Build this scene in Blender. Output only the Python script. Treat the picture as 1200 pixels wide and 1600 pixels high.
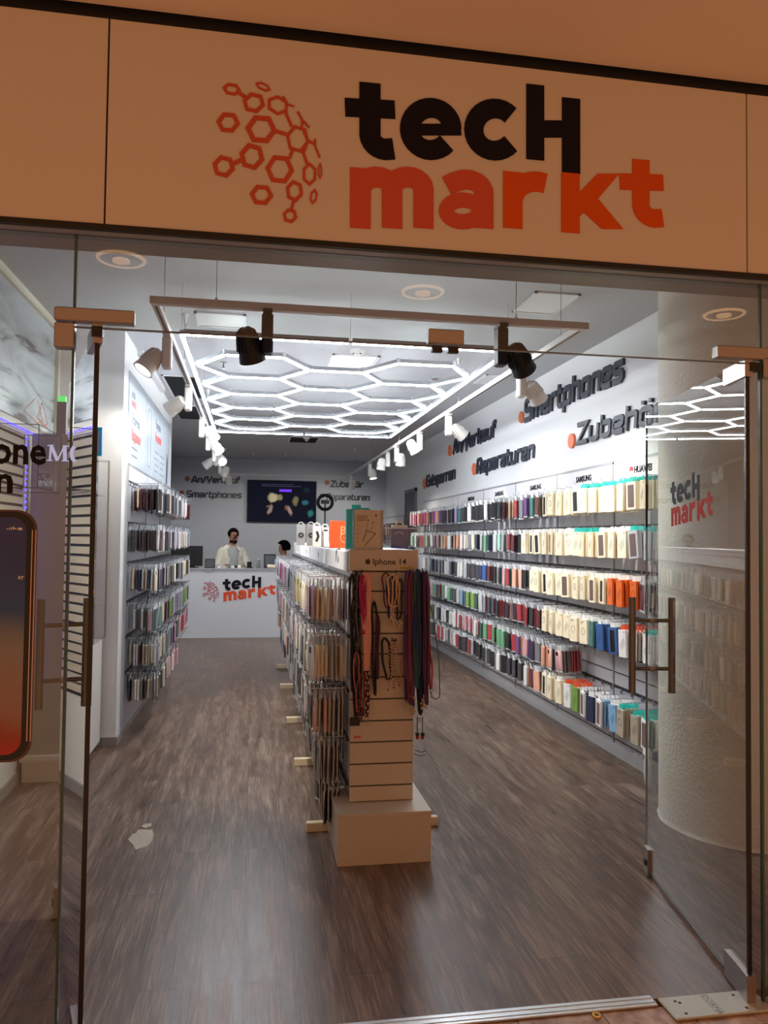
import bpy, math, random
from math import sin, cos, pi, radians, atan2, hypot, sqrt
from mathutils import Vector, Matrix
for _o in list(bpy.data.objects): bpy.data.objects.remove(_o)
C = bpy.context.scene.collection
scn = bpy.context.scene
rnd = random.Random(7)

# ---------------------------------------------------------------- camera
FOC = 1215.0                      # focal length in pixels of the 1200 x 1600 frame
YAW, PITCH, ROLL, EYE = radians(9.6), radians(2.0), radians(0.68), 1.6
_fw = Vector((sin(YAW)*cos(PITCH), cos(YAW)*cos(PITCH), sin(PITCH)))
_r0 = Vector((cos(YAW), -sin(YAW), 0)); _u0 = _r0.cross(_fw)
_r = _r0*cos(ROLL) + _u0*sin(ROLL); _u = _u0*cos(ROLL) - _r0*sin(ROLL)
CAM = Vector((0, 0, EYE))
cd = bpy.data.cameras.new('camera'); cam = bpy.data.objects.new('camera', cd); C.objects.link(cam)
cd.sensor_fit = 'HORIZONTAL'; cd.sensor_width = 36; cd.lens = 36*FOC/1200; cd.clip_start = 0.05
m = Matrix((( _r.x, _u.x, -_fw.x, 0), (_r.y, _u.y, -_fw.y, 0), (_r.z, _u.z, -_fw.z, EYE), (0, 0, 0, 1)))
cam.matrix_world = m
scn.camera = cam
def ray(px, py): return _r*((px-600)/FOC) - _u*((py-800)/FOC) + _fw
def U(ax, c, px, py):             # where the sight line through a picture point meets the plane axis = c
    d = ray(px, py); t = (c-CAM[ax])/d[ax]; return CAM + d*t
def UP(p0, n, px, py):            # ... and any plane
    d = ray(px, py); t = (p0-CAM).dot(n)/d.dot(n); return CAM + d*t

# ---------------------------------------------------------------- light and exposure
vs = scn.view_settings; vs.view_transform = 'Standard'; vs.look = 'None'; vs.gamma = 1; vs.use_curve_mapping = False
vs.exposure = 0.0
HEX_EMIT = 46.0
w = bpy.data.worlds.new('mall_glow'); scn.world = w; w.use_nodes = True
bg = w.node_tree.nodes['Background']; bg.inputs[0].default_value = (1.0, 0.46, 0.215, 1); bg.inputs[1].default_value = 0.56
def spot(name, loc, target, power, color, size=1.0, blend=1.0, r=.03, parent=None):
    l = bpy.data.lights.new(name, 'SPOT'); l.energy = power; l.color = color; l.spot_size = size; l.spot_blend = blend; l.shadow_soft_size = r
    o = bpy.data.objects.new(name, l); C.objects.link(o); o.location = loc
    o.rotation_euler = (Vector(target)-Vector(loc)).to_track_quat('-Z', 'Y').to_euler()
    return o

# ---------------------------------------------------------------- helpers
def S(h):                         # sRGB 0..255 -> linear
    def f(c):
        c /= 255.0
        return c/12.92 if c <= .04045 else ((c+.055)/1.055)**2.4
    return (f(h[0]), f(h[1]), f(h[2]), 1)
_mats = {}
def M(name, rgb, rough=.5, metal=0.0, emit=None, estr=0, spec=.5, bump=None, trans=0, coat=0):
    if name in _mats: return _mats[name]
    m = bpy.data.materials.new(name); m.use_nodes = True; _mats[name] = m
    nt = m.node_tree; b = nt.nodes['Principled BSDF']
    b.inputs['Base Color'].default_value = S(rgb); b.inputs['Roughness'].default_value = rough
    b.inputs['Metallic'].default_value = metal; b.inputs['Specular IOR Level'].default_value = spec
    b.inputs['Transmission Weight'].default_value = trans; b.inputs['Coat Weight'].default_value = coat
    if emit: b.inputs['Emission Color'].default_value = S(emit); b.inputs['Emission Strength'].default_value = estr
    n = nt.nodes.new('ShaderNodeTexNoise'); tc = nt.nodes.new('ShaderNodeTexCoord'); nt.links.new(tc.outputs['Object'], n.inputs['Vector'])
    sc, st = bump if bump else (60, .03)
    n.inputs['Scale'].default_value = sc; n.inputs['Detail'].default_value = 4
    bp = nt.nodes.new('ShaderNodeBump'); bp.inputs['Strength'].default_value = st; bp.inputs['Distance'].default_value = .01
    nt.links.new(n.outputs['Fac'], bp.inputs['Height']); nt.links.new(bp.outputs['Normal'], b.inputs['Normal'])
    return m
def glass(name, tint, ior=1.5, gain=1.75):
    if name in _mats: return _mats[name]
    m = bpy.data.materials.new(name); m.use_nodes = True; _mats[name] = m
    nt = m.node_tree; nt.nodes.clear(); N = nt.nodes.new; L = nt.links.new
    out = N('ShaderNodeOutputMaterial'); tr = N('ShaderNodeBsdfTransparent'); gl = N('ShaderNodeBsdfGlossy'); mx = N('ShaderNodeMixShader')
    fr = N('ShaderNodeFresnel'); fr.inputs[0].default_value = ior
    ge = N('ShaderNodeNewGeometry'); inv = N('ShaderNodeMath'); inv.operation = 'SUBTRACT'; inv.inputs[0].default_value = 1
    mu = N('ShaderNodeMath'); mu.operation = 'MULTIPLY'; mg = N('ShaderNodeMath'); mg.operation = 'MULTIPLY'; mg.inputs[1].default_value = gain; mg.use_clamp = True
    tr.inputs[0].default_value = tint; gl.inputs['Roughness'].default_value = 0.0; gl.inputs[0].default_value = (1, 1, 1, 1)
    L(fr.outputs[0], mg.inputs[0]); L(ge.outputs['Backfacing'], inv.inputs[1]); L(inv.outputs[0], mu.inputs[0]); L(mg.outputs[0], mu.inputs[1])
    L(mu.outputs[0], mx.inputs[0]); L(tr.outputs[0], mx.inputs[1]); L(gl.outputs[0], mx.inputs[2]); L(mx.outputs[0], out.inputs[0])
    return m

class MB:
    def __init__(s): s.v = []; s.f = []; s.m = []
    def add(s, vs, fs, mi=0, T=None):
        k = len(s.v)
        s.v += [tuple(T @ Vector(p)) if T is not None else tuple(p) for p in vs]
        s.f += [tuple(i+k for i in f) for f in fs]; s.m += [mi]*len(fs); return s
    def box(s, lo, hi, mi=0, T=None, ch=0.0):
        x0, y0, z0 = lo; x1, y1, z1 = hi
        if ch <= 0:
            return s.add([(x0,y0,z0),(x1,y0,z0),(x1,y1,z0),(x0,y1,z0),(x0,y0,z1),(x1,y0,z1),(x1,y1,z1),(x0,y1,z1)],
                  [(0,3,2,1),(4,5,6,7),(0,1,5,4),(1,2,6,5),(2,3,7,6),(3,0,4,7)], mi, T)
        c = min(ch, abs(x1-x0)*.45, abs(y1-y0)*.45, abs(z1-z0)*.45); vs = []
        for z, d in ((z0, c), (z0+c, 0), (z1-c, 0), (z1, c)):
            for (x, y, sx, sy) in ((x0,y0,1,1),(x1,y0,-1,1),(x1,y1,-1,-1),(x0,y1,1,-1)):
                a = (x+sx*(c+d), y+sy*d); b = (x+sx*d, y+sy*(c+d))
                for q in ((a, b) if (sx*sy < 0) else (b, a)): vs.append((q[0], q[1], z))
        fs = []
        for k in range(3):
            for i in range(8): fs.append((k*8+i, k*8+(i+1) % 8, k*8+8+(i+1) % 8, k*8+8+i))
        fs.append(tuple(reversed(range(8)))); fs.append(tuple(range(24, 32)))
        return s.add(vs, fs, mi, T)
    def loft(s, rings, mi=0, caps=True, closed=True, T=None):
        n = len(rings[0]); vs = [p for r in rings for p in r]; fs = []
        for k in range(len(rings)-1):
            for i in range(n if closed else n-1):
                j = (i+1) % n; fs.append((k*n+i, k*n+j, (k+1)*n+j, (k+1)*n+i))
        if caps and closed: fs.append(tuple(reversed(range(n)))); fs.append(tuple(range((len(rings)-1)*n, len(rings)*n)))
        return s.add(vs, fs, mi, T)
    def cyl(s, p0, p1, r0, r1=None, n=12, mi=0, T=None):
        return s.tube([p0, p1], [r0, r0 if r1 is None else r1], n, mi, T)
    def tube(s, pts, r, n=6, mi=0, T=None, closed=False):
        pts = [Vector(p) for p in pts]; k = len(pts); rr = r if isinstance(r, (list, tuple)) else [r]*k
        t0 = (pts[1]-pts[0]).normalized(); ref = Vector((0, 0, 1)) if abs(t0.z) < .9 else Vector((1, 0, 0))
        a = t0.cross(ref).normalized(); rings = []
        for i in range(k):
            if closed: t = (pts[(i+1) % k]-pts[i-1])
            else: t = (pts[min(i+1, k-1)]-pts[max(i-1, 0)])
            t = t.normalized() if t.length > 1e-9 else t0
            a = (a - t*a.dot(t)); a = a.normalized() if a.length > 1e-6 else t.orthogonal().normalized(); b = t.cross(a)
            rings.append([pts[i]+(a*cos(q*2*pi/n)+b*sin(q*2*pi/n))*rr[i] for q in range(n)])
        if closed: rings.append(rings[0])
        return s.loft(rings, mi, caps=not closed, T=T)
    def disc(s, c, nrm, r, th, n=24, mi=0):
        c = Vector(c); nrm = Vector(nrm).normalized(); return s.cyl(c, c+nrm*th, r, n=n, mi=mi)
    def sphere(s, c, r, mi=0, n=12, T=None):
        rx, ry, rz = r if isinstance(r, (tuple, list)) else (r, r, r); rings = []
        for k in range(n//2+1):
            a = -pi/2+pi*k/(n//2); q = max(cos(a), .01)
            rings.append([(c[0]+rx*q*cos(2*pi*i/n), c[1]+ry*q*sin(2*pi*i/n), c[2]+rz*sin(a)) for i in range(n)])
        return s.loft(rings, mi, T=T)
    def ribbon(s, pts, wd, O, A, B, N, th, closed=False, mi=0):
        # a stroke of width wd along 2-D points, on the plane O + u*A + v*B, th thick along N
        P = [Vector((p[0], p[1])) for p in pts]; k = len(P); L = []; R = []
        for i in range(k):
            d0 = P[i]-P[i-1] if (i > 0 or closed) else P[1]-P[0]; d1 = P[(i+1) % k]-P[i] if (i < k-1 or closed) else P[i]-P[i-1]
            if d0.length < 1e-9: d0 = d1
            if d1.length < 1e-9: d1 = d0
            d0 = d0.normalized(); d1 = d1.normalized(); t = d0+d1; t = t.normalized() if t.length > 1e-4 else d0
            nn = Vector((-t.y, t.x)); c = max(.45, nn.dot(Vector((-d0.y, d0.x)))); nn = nn*(wd/2/c)
            L.append(P[i]+nn); R.append(P[i]-nn)
        if not closed:      # where the inner side of a tight bend folds back, gather it in one point
            for Q in (L, R):
                i = 0
                while i < k-1:
                    if (Q[i+1]-Q[i]).dot(P[i+1]-P[i]) < 0:
                        j = i+1
                        while j < k-1 and (Q[j+1]-Q[j]).dot(P[j+1]-P[j]) < 0: j += 1
                        c = sum((Q[q] for q in range(i, j+1)), Vector((0, 0)))/(j+1-i)
                        for q in range(i, j+1): Q[q] = c
                        i = j
                    i += 1
        O, A, B, N = Vector(O), Vector(A), Vector(B), Vector(N); s.nr = getattr(s, 'nr', 0)+1; th = th*(1+.025*(s.nr % 7))
        w3 = lambda q, h: O+A*q.x+B*q.y+N*h
        rings = [[w3(L[i], 0), w3(R[i], 0), w3(R[i], th), w3(L[i], th)] for i in range(k)]
        if closed: rings.append(rings[0])
        return s.loft(rings, mi, caps=not closed)
    def poly(s, pts, O, A, B, N, th, mi=0):
        O, A, B, N = Vector(O), Vector(A), Vector(B), Vector(N); n = len(pts)
        return s.loft([[O+A*p[0]+B*p[1] for p in pts], [O+A*p[0]+B*p[1]+N*th for p in pts]], mi)
    def mesh(s, name, mats, smooth=False):
        me = bpy.data.meshes.new(name); me.from_pydata([tuple(v) for v in s.v], [], s.f)
        for m in (mats if isinstance(mats, (list, tuple)) else [mats]): me.materials.append(m)
        me.polygons.foreach_set('material_index', s.m)
        me.update()
        import bmesh
        bm = bmesh.new(); bm.from_mesh(me); bmesh.ops.recalc_face_normals(bm, faces=bm.faces); bm.to_mesh(me); bm.free()
        if smooth:
            me.polygons.foreach_set('use_smooth', [True]*len(me.polygons))
            try: me.set_sharp_from_angle(angle=radians(40))
            except Exception: pass
        return me
def obj(name, mb, mats, parent=None, smooth=False):
    o = bpy.data.objects.new(name, mb.mesh(name, mats, smooth) if isinstance(mb, MB) else mb); C.objects.link(o)
    if parent is not None:
        o.parent = parent; o.matrix_parent_inverse = Matrix.Translation(-Vector(parent['_w'])) if '_w' in parent else Matrix()
    return o
def sub(name, mb, mats, parent, top, smooth=False):      # a sub-part: geometry in world coordinates like its parent's
    o = bpy.data.objects.new(name, mb.mesh(name, mats, smooth)); C.objects.link(o); o.parent = parent
    return o
def thing(name, label, cat, loc=(0, 0, 0), group=None, local=False):
    o = bpy.data.objects.new(name, None); o.empty_display_size = .05; C.objects.link(o); o.location = loc
    o['label'] = label; o['category'] = cat
    if group: o['group'] = group
    if not local: o['_w'] = tuple(loc)
    return o
def tag(o, label, cat, group=None, kind=None):
    o['label'] = label; o['category'] = cat
    if group: o['group'] = group
    if kind: o['kind'] = kind
    return o
def struct(name, mb, mats, smooth=False, label=None):
    o = obj(name, mb, mats, smooth=smooth); o['kind'] = 'structure'
    if label: o['label'] = label
    return o
def arc(cx, cy, rx, ry, a0, a1, n=14): return [(cx+rx*cos(radians(a0+(a1-a0)*i/n)), cy+ry*sin(radians(a0+(a1-a0)*i/n))) for i in range(n+1)]
def ordn(n):
    o = ['', 'first','second','third','fourth','fifth','sixth','seventh','eighth','ninth','tenth','eleventh','twelfth','thirteenth','fourteenth','fifteenth','sixteenth','seventeenth','eighteenth','nineteenth']
    if n < 20: return o[n]
    t = {2: 'twent', 3: 'thirt', 4: 'fort', 5: 'fift', 6: 'sixt'}[n//10]
    return t+'ieth' if n % 10 == 0 else t+'y-'+o[n % 10]

# ---------------------------------------------------------------- materials
def wall_mat(name, rgb, rough=.6):
    m = M(name, rgb, rough, bump=(160, .05)); return m
WHITE = wall_mat('white_wall_paint', (226, 228, 230)); CEILM = wall_mat('ceiling_paint', (190, 192, 197), .7)
BACKW = wall_mat('grey_back_wall_paint', (178, 184, 196))
FASCIA = M('cream_laminate', (212, 203, 192), .38, bump=(8, .02)); DARK = M('black_gap', (14, 13, 15), .5)
STEEL = M('brushed_steel', (172, 164, 160), .38, 1.0, bump=(200, .05)); DSTEEL = M('dark_steel', (120, 112, 106), .34, 1.0, bump=(200, .05))
BLACK = M('black_plastic', (18, 18, 22), .42); WPL = M('white_plastic', (232, 232, 230), .38); ALU = M('aluminium', (200, 202, 205), .35, 1.0)
TRACKM = M('track_grey_enamel', (205, 200, 200), .45); NAVY = M('navy_lettering', (40, 46, 62), .45); ORANGE = M('orange_lettering', (214, 88, 24), .6, spec=.15)
REDOR = M('red_orange_lettering', (206, 90, 66), .6, spec=.15); BLK = M('black_lettering', (24, 20, 34), .6, spec=.15); SLAT = M('white_slatwall_laminate', (222, 222, 226), .4)
SLAT2 = M('grey_slatwall_laminate', (190, 190, 198), .4); GROOVE = M('dark_groove', (52, 52, 58), .5); DIV = M('divider_grey', (168, 170, 176), .4, .3)
HOOK = M('chrome_hook_wire', (190, 192, 196), .25, 1.0); BHOOK = M('black_hook_rail', (36, 37, 42), .45); PLAST = M('column_plaster', (226, 222, 212), .8, bump=(55, .6))
GLASS = glass('clear_pane_glass', (.90, .925, .905, 1)); 
def floor_material():
    m = bpy.data.materials.new('worn_brown_wood_vinyl'); m.use_nodes = True; nt = m.node_tree; N = nt.nodes.new; L = nt.links.new
    b = nt.nodes['Principled BSDF']; tc = N('ShaderNodeTexCoord')
    mp = N('ShaderNodeMapping'); mp.inputs['Rotation'].default_value = (0, 0, radians(90)); L(tc.outputs['Object'], mp.inputs['Vector'])
    br = N('ShaderNodeTexBrick'); L(mp.outputs[0], br.inputs['Vector'])
    br.inputs['Scale'].default_value = 1; br.inputs['Brick Width'].default_value = 1.22; br.inputs['Row Height'].default_value = .185
    br.inputs['Mortar Size'].default_value = .0016; br.inputs['Mortar Smooth'].default_value = .2; br.offset = .37
    br.inputs['Color1'].default_value = (.45, .45, .45, 1); br.inputs['Color2'].default_value = (.75, .75, .75, 1); br.inputs['Mortar'].default_value = (.0, .0, .0, 1)
    ms = N('ShaderNodeMapping'); ms.inputs['Scale'].default_value = (17, 1.5, 1); L(tc.outputs['Object'], ms.inputs['Vector'])
    add = N('ShaderNodeVectorMath'); add.operation = 'ADD'; sc = N('ShaderNodeVectorMath'); sc.operation = 'SCALE'; sc.inputs['Scale'].default_value = 40
    L(br.outputs['Color'], sc.inputs[0]); L(ms.outputs[0], add.inputs[0]); L(sc.outputs[0], add.inputs[1])
    n1 = N('ShaderNodeTexNoise'); n1.inputs['Scale'].default_value = 1; n1.inputs['Detail'].default_value = 8; n1.inputs['Roughness'].default_value = .68; n1.inputs['Distortion'].default_value = .5; L(add.outputs[0], n1.inputs['Vector'])
    ms2 = N('ShaderNodeMapping'); ms2.inputs['Scale'].default_value = (120, 5, 1); L(tc.outputs['Object'], ms2.inputs['Vector'])
    n2 = N('ShaderNodeTexNoise'); n2.inputs['Scale'].default_value = 1; n2.inputs['Detail'].default_value = 3; L(ms2.outputs[0], n2.inputs['Vector'])
    n3 = N('ShaderNodeTexNoise'); n3.inputs['Scale'].default_value = 1.3; n3.inputs['Detail'].default_value = 4; L(tc.outputs['Object'], n3.inputs['Vector'])
    mix = N('ShaderNodeMath'); mix.operation = 'MULTIPLY_ADD'; mix.inputs[1].default_value = .65; L(n1.outputs['Fac'], mix.inputs[0])
    m2 = N('ShaderNodeMath'); m2.operation = 'MULTIPLY'; m2.inputs[1].default_value = .35; L(n2.outputs['Fac'], m2.inputs[0]); L(m2.outputs[0], mix.inputs[2])
    cr = N('ShaderNodeValToRGB'); e = cr.color_ramp.elements; e[0].position = .34; e[0].color = S((68, 52, 45)); e[1].position = .66; e[1].color = S((158, 136, 120))
    q = e.new(.5); q.color = S((108, 87, 74)); L(mix.outputs[0], cr.inputs[0])
    mc = N('ShaderNodeMixRGB'); mc.blend_type = 'MULTIPLY'; mc.inputs[0].default_value = .6; L(cr.outputs[0], mc.inputs[1]); 
    r3 = N('ShaderNodeMapRange'); r3.inputs[1].default_value = .3; r3.inputs[2].default_value = .7; r3.inputs[3].default_value = .7; r3.inputs[4].default_value = 1.0; L(n3.outputs['Fac'], r3.inputs[0]); L(r3.outputs[0], mc.inputs[2])
    mm = N('ShaderNodeMixRGB'); mm.blend_type = 'MULTIPLY'; mm.inputs[0].default_value = .75
    rm = N('ShaderNodeMapRange'); rm.inputs[1].default_value = 0; rm.inputs[2].default_value = .3; L(br.outputs['Color'], rm.inputs[0]); L(mc.outputs[0], mm.inputs[1]); L(rm.outputs[0], mm.inputs[2])
    L(mm.outputs[0], b.inputs['Base Color'])
    rr = N('ShaderNodeMapRange'); rr.inputs[3].default_value = .27; rr.inputs[4].default_value = .40; L(n1.outputs['Fac'], rr.inputs[0]); rr.inputs[1].default_value = .3; rr.inputs[2].default_value = .7
    L(rr.outputs[0], b.inputs['Roughness']); b.inputs['Specular IOR Level'].default_value = .45
    bp = N('ShaderNodeBump'); bp.inputs['Strength'].default_value = .22; bp.inputs['Distance'].default_value = .004; L(mix.outputs[0], bp.inputs['Height'])
    L(bp.outputs[0], b.inputs['Normal']); return m
def tile_material():
    m = bpy.data.materials.new('pink_beige_stone_tile'); m.use_nodes = True; nt = m.node_tree; N = nt.nodes.new; L = nt.links.new
    b = nt.nodes['Principled BSDF']; tc = N('ShaderNodeTexCoord'); br = N('ShaderNodeTexBrick'); L(tc.outputs['Object'], br.inputs['Vector'])
    br.offset = 0; br.inputs['Scale'].default_value = 1; br.inputs['Brick Width'].default_value = .3; br.inputs['Row Height'].default_value = .3; br.inputs['Mortar Size'].default_value = .003
    br.inputs['Color1'].default_value = (1, 1, 1, 1); br.inputs['Color2'].default_value = (.85, .85, .85, 1); br.inputs['Mortar'].default_value = (.2, .16, .14, 1)
    n = N('ShaderNodeTexNoise'); n.inputs['Scale'].default_value = 22; n.inputs['Detail'].default_value = 6; L(tc.outputs['Object'], n.inputs['Vector'])
    cr = N('ShaderNodeValToRGB'); e = cr.color_ramp.elements; e[0].position = .35; e[0].color = S((150, 112, 92)); e[1].position = .65; e[1].color = S((206, 180, 158)); L(n.outputs['Fac'], cr.inputs[0])
    mx = N('ShaderNodeMixRGB'); mx.blend_type = 'MULTIPLY'; mx.inputs[0].default_value = 1; L(cr.outputs[0], mx.inputs[1]); L(br.outputs['Color'], mx.inputs[2]); L(mx.outputs[0], b.inputs['Base Color'])
    b.inputs['Roughness'].default_value = .35; return m
FLOORM = floor_material(); TILEM = tile_material()

# ---------------------------------------------------------------- the setting
FY = 2.5; CZ = 3.2; BY = 16.0; RX = 2.74; LX = -1.0; LBX = -1.47
struct('floor', MB().box((-2.2, 2.585, -.1), (2.9, BY, 0)), FLOORM)
struct('floor_mall', MB().box((-6, 1.5, -.1), (7, 2.54, -.002)), TILEM)
struct('ceiling', MB().box((-2.2, 2.62, CZ), (2.9, BY, CZ+.1)), CEILM)
struct('ceiling_mall', MB().box((-6, -1.6, 3.225), (7, 2.44, 3.3)), M('mall_ceiling_plaster', (232, 214, 196), .7, bump=(30, .06)))
struct('wall_right', MB().box((RX, FY+.1, 0), (RX+.12, BY, CZ)), WHITE)
struct('wall_back', MB().box((-2.2, BY, 0), (2.9, BY+.12, CZ)), BACKW)
struct('wall_left', MB().box((LX-.14, 6.42, 0), (LX, 9.9, CZ)).box((LBX-.12, 6.25, 0), (LX, 6.42, CZ)).box((LX-.14, 9.86, 0), (LX+.0, 9.9, CZ)), WHITE)
struct('wall_left_rear', MB().box((-1.72, 9.9, 0), (-1.6, BY, CZ)).box((-1.72, 9.84, 0), (LX-.14, 9.9, CZ)), BACKW)
struct('wall_left_front', MB().box((LBX-.12, FY+.06, 0), (LBX, 6.25, CZ)), M('warm_white_wall', (224, 220, 208), .6))
struct('wall_mall_left', MB().box((-6, FY-.1, 0), (LBX-.12, FY+.1, CZ)), FASCIA)
struct('wall_mall_right', MB().box((2.95, FY-.1, 0), (7, FY+.1, CZ)), FASCIA)
struct('trim_1', MB().box((LBX-.0, 6.225, 0), (LX+.012, 6.25, .07)).box((LX, 6.25, 0), (LX+.012, 9.9, .06)), M('grey_skirting', (150, 142, 136), .5))
struct('baseboard_left', MB().box((LBX, FY+.08, 0), (LBX+.015, 6.2, .07)), M('grey_skirting', (150, 142, 136), .5))
struct('baseboard_right', MB().box((RX-.035, 4.3, 0), (RX, 12.3, .085)), M('pale_skirting', (188, 190, 196), .45))
struct('baseboard_back', MB().box((-1.6, BY-.015, 0), (RX, BY, .07)), M('grey_skirting', (150, 142, 136), .5))
# dark doorway in the right wall, far back
d = MB().box((RX-.03, 12.86, 0), (RX-.002, 12.92, 2.48)).box((RX-.03, 13.75, 0), (RX-.002, 13.81, 2.48)).box((RX-.03, 12.86, 2.42), (RX-.002, 13.81, 2.48))
struct('door_1', d.box((RX-.02, 12.92, 0), (RX-.004, 13.75, 2.42), 1), [M('door_frame_grey', (120, 122, 130), .5), M('dark_door_leaf', (30, 32, 46), .4)])
# fascia over the entrance, three boards on a black carrier
FZ0, FZ1, FFY = 2.549, 3.19, 2.45
struct('trim_2', MB().box((-3.0, FFY+.012, FZ0+.0), (4.2, FFY+.16, 3.3)).box((-3.0, FFY-.004, FZ0-.018), (4.2, FFY+.012, FZ0)), DARK, label='black edge around the sign boards')
struct('trim_3', MB().box((-3.0, FFY+.16, FZ0-.0), (4.2, FFY+.2, CZ)).box((-3.0, FFY+.012, FZ0-.02), (4.2, FFY+.19, FZ0-.001)), M('grey_lintel', (128, 128, 134), .45))
s1 = U(1, FFY, 167, 190).x; s2 = U(1, FFY, 1167, 290).x
for a, b, lab in ((-3.0, s1-.003, 'plain cream sign board over the left shop window'), (s1+.003, s2-.003, 'wide cream sign board over the doorway carrying the shop logo'), (s2+.003, 4.2, 'plain cream sign board right of the logo board')):
    tag(obj('sign_board', MB().box((a, FFY, FZ0), (b, FFY+.011, FZ1)), FASCIA), lab, 'sign')
# threshold strip
tag(obj('threshold_strip', MB().box((-.52, 2.54, -.001), (1.41, 2.6, .006), ch=.002).box((-.52, 2.555, .006), (1.41, 2.558, .008)).box((-.52, 2.58, .006), (1.41, 2.583, .008)), ALU), 'ribbed aluminium strip between brown floor and stone tiles', 'threshold')

# ---- fixed glass
def pane(n, x0, x1, z0, z1, y=FY, th=.01, edges=''):
    o = struct(n, MB().box((x0, y-th/2, z0), (x1, y+th/2, z1)), GLASS); o['label'] = 'clear fixed glass pane of the shop front'
    return o
xl = U(1, FY, 119, 400).x; xr = U(1, FY, 1187, 500).x; ZT = U(1, FY, 630, 538).z
pane('window_1', LBX, xl-.003, .012, FZ0-.02); pane('window_2', xl+.003, xr-.003, ZT, FZ0-.02); pane('window_3', xr+.003, RX+.1, .012, FZ0-.02)
EDGE = M('green_glass_edge', (58, 84, 82), .2)
struct('trim_4', MB().box((xl-.004, FY-.006, .01), (xl+.004, FY+.006, FZ0-.02)).box((xr-.004, FY-.006, .01), (xr+.004, FY+.006, FZ0-.02)), EDGE)
struct('trim_5', MB().box((xl, FY-.0055, ZT-.004), (xr, FY+.0055, ZT)), M('transom_edge', (96, 104, 108), .25))
def ftext(s, size, O, A, B, N, mat, name='caption', parent=None, ext=.001, off=0.0, align='LEFT', fitw=None):
    cu = bpy.data.curves.new('tmp', 'FONT'); cu.body = s; cu.size = size; cu.extrude = ext; cu.offset = off; cu.align_x = align; cu.resolution_u = 2
    o = bpy.data.objects.new('tmp', cu); C.objects.link(o); dg = bpy.context.evaluated_depsgraph_get(); me = bpy.data.meshes.new_from_object(o.evaluated_get(dg)); bpy.data.objects.remove(o)
    if fitw:
        xs = [v.co.x for v in me.vertices]; me.transform(Matrix.Translation((-min(xs), 0, 0))); me.transform(Matrix.Diagonal((fitw/(max(xs)-min(xs)), 1, 1, 1)))
    A, B, N = Vector(A), Vector(B), Vector(N); me.transform(Matrix(((A.x, B.x, N.x, O[0]), (A.y, B.y, N.y, O[1]), (A.z, B.z, N.z, O[2]), (0, 0, 0, 1))))
    me.materials.clear(); me.materials.append(mat); me.name = name
    return obj(name, me, None, parent)

# ---- glass door leaves, hung on the patch fittings, standing open inwards
DZ = 2.25
def door_leaf(name, hx, ang, width, label, sgn):
    # ang: the way the leaf points, measured from straight inwards; sgn: which way is its free side's handle
    D = Vector((sin(ang), cos(ang), 0)); Nn = Vector((cos(ang), -sin(ang), 0)); H = Vector((hx, FY+.005, 0))
    t = thing(name, label, 'door', tuple(H)); 
    def P(a, n, z): return H+D*a+Nn*n+Vector((0, 0, z))
    def bx(mb, a0, a1, n0, n1, z0, z1, mi=0):
        T = Matrix.Translation(H) @ Matrix(((D.x, Nn.x, 0, 0), (D.y, Nn.y, 0, 0), (0, 0, 1, 0), (0, 0, 0, 1)))
        return mb.box((a0, n0, z0), (a1, n1, z1), mi, T, ch=.0)
    obj('glass_panel', bx(MB(), 0.012, width, -.005, .005, .02, DZ), GLASS, t)
    e = MB(); bx(e, 0, .012, -.007, .007, .06, DZ-.005); obj('edge_seal', e, M('dark_edge_seal', (22, 12, 12), .4), t)
    e = MB(); bx(e, width, width+.0035, -.005, .005, .02, DZ); bx(e, .03, width, -.005, .005, .0165, .02); obj('glass_edge', e, EDGE, t)
    # bottom patch with cover, top patch, corner lock
    e = MB(); bx(e, -.01, .17, -.016, .016, .006, .10); obj('bottom_patch', e, STEEL, t)
    e = MB(); bx(e, -.01, .17, -.014, .014, DZ-.055, DZ+.006); obj('top_patch', e, STEEL, t)
    e = MB(); bx(e, width-.06, width+.006, -.016, .016, .006, .13); k = obj('corner_lock', e, STEEL, t)
    e = MB(); bx(e, width-.045, width-.02, -.021, .021, .05, .075); bx(e, width+.006, width+.010, -.008, .008, .03, .11); obj('lock_cylinder', e, BLACK, k)
    # H-shaped pull handles either side
    e = MB(); a = width-.075
    for n in (-.095, .095):
        e.cyl(P(a, n, .88), P(a, n, 1.335), .0165, n=16)
    for z in (.995, 1.225): e.cyl(P(a, -.095, z), P(a, .095, z), .0095, n=12)
    ph = obj('pull_handle', e, DSTEEL, t, smooth=True)
    e = MB()
    for z in (.995, 1.225): e.cyl(P(a, -.012, z), P(a, .012, z), .014, n=12)
    obj('handle_washer', e, STEEL, ph)
    return t, P, D, Nn, H
rl, PR, DR, NR, HR = door_leaf('glass_door', 1.735, radians(9.7), 1.07, 'right glass door leaf with lettering, standing open', 1)
ll, PL, DL, NL, HL = door_leaf('glass_door', U(1, FY, 150, 600).x, radians(-16.6), 1.07, 'left glass door leaf without lettering, standing open', -1)

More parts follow.
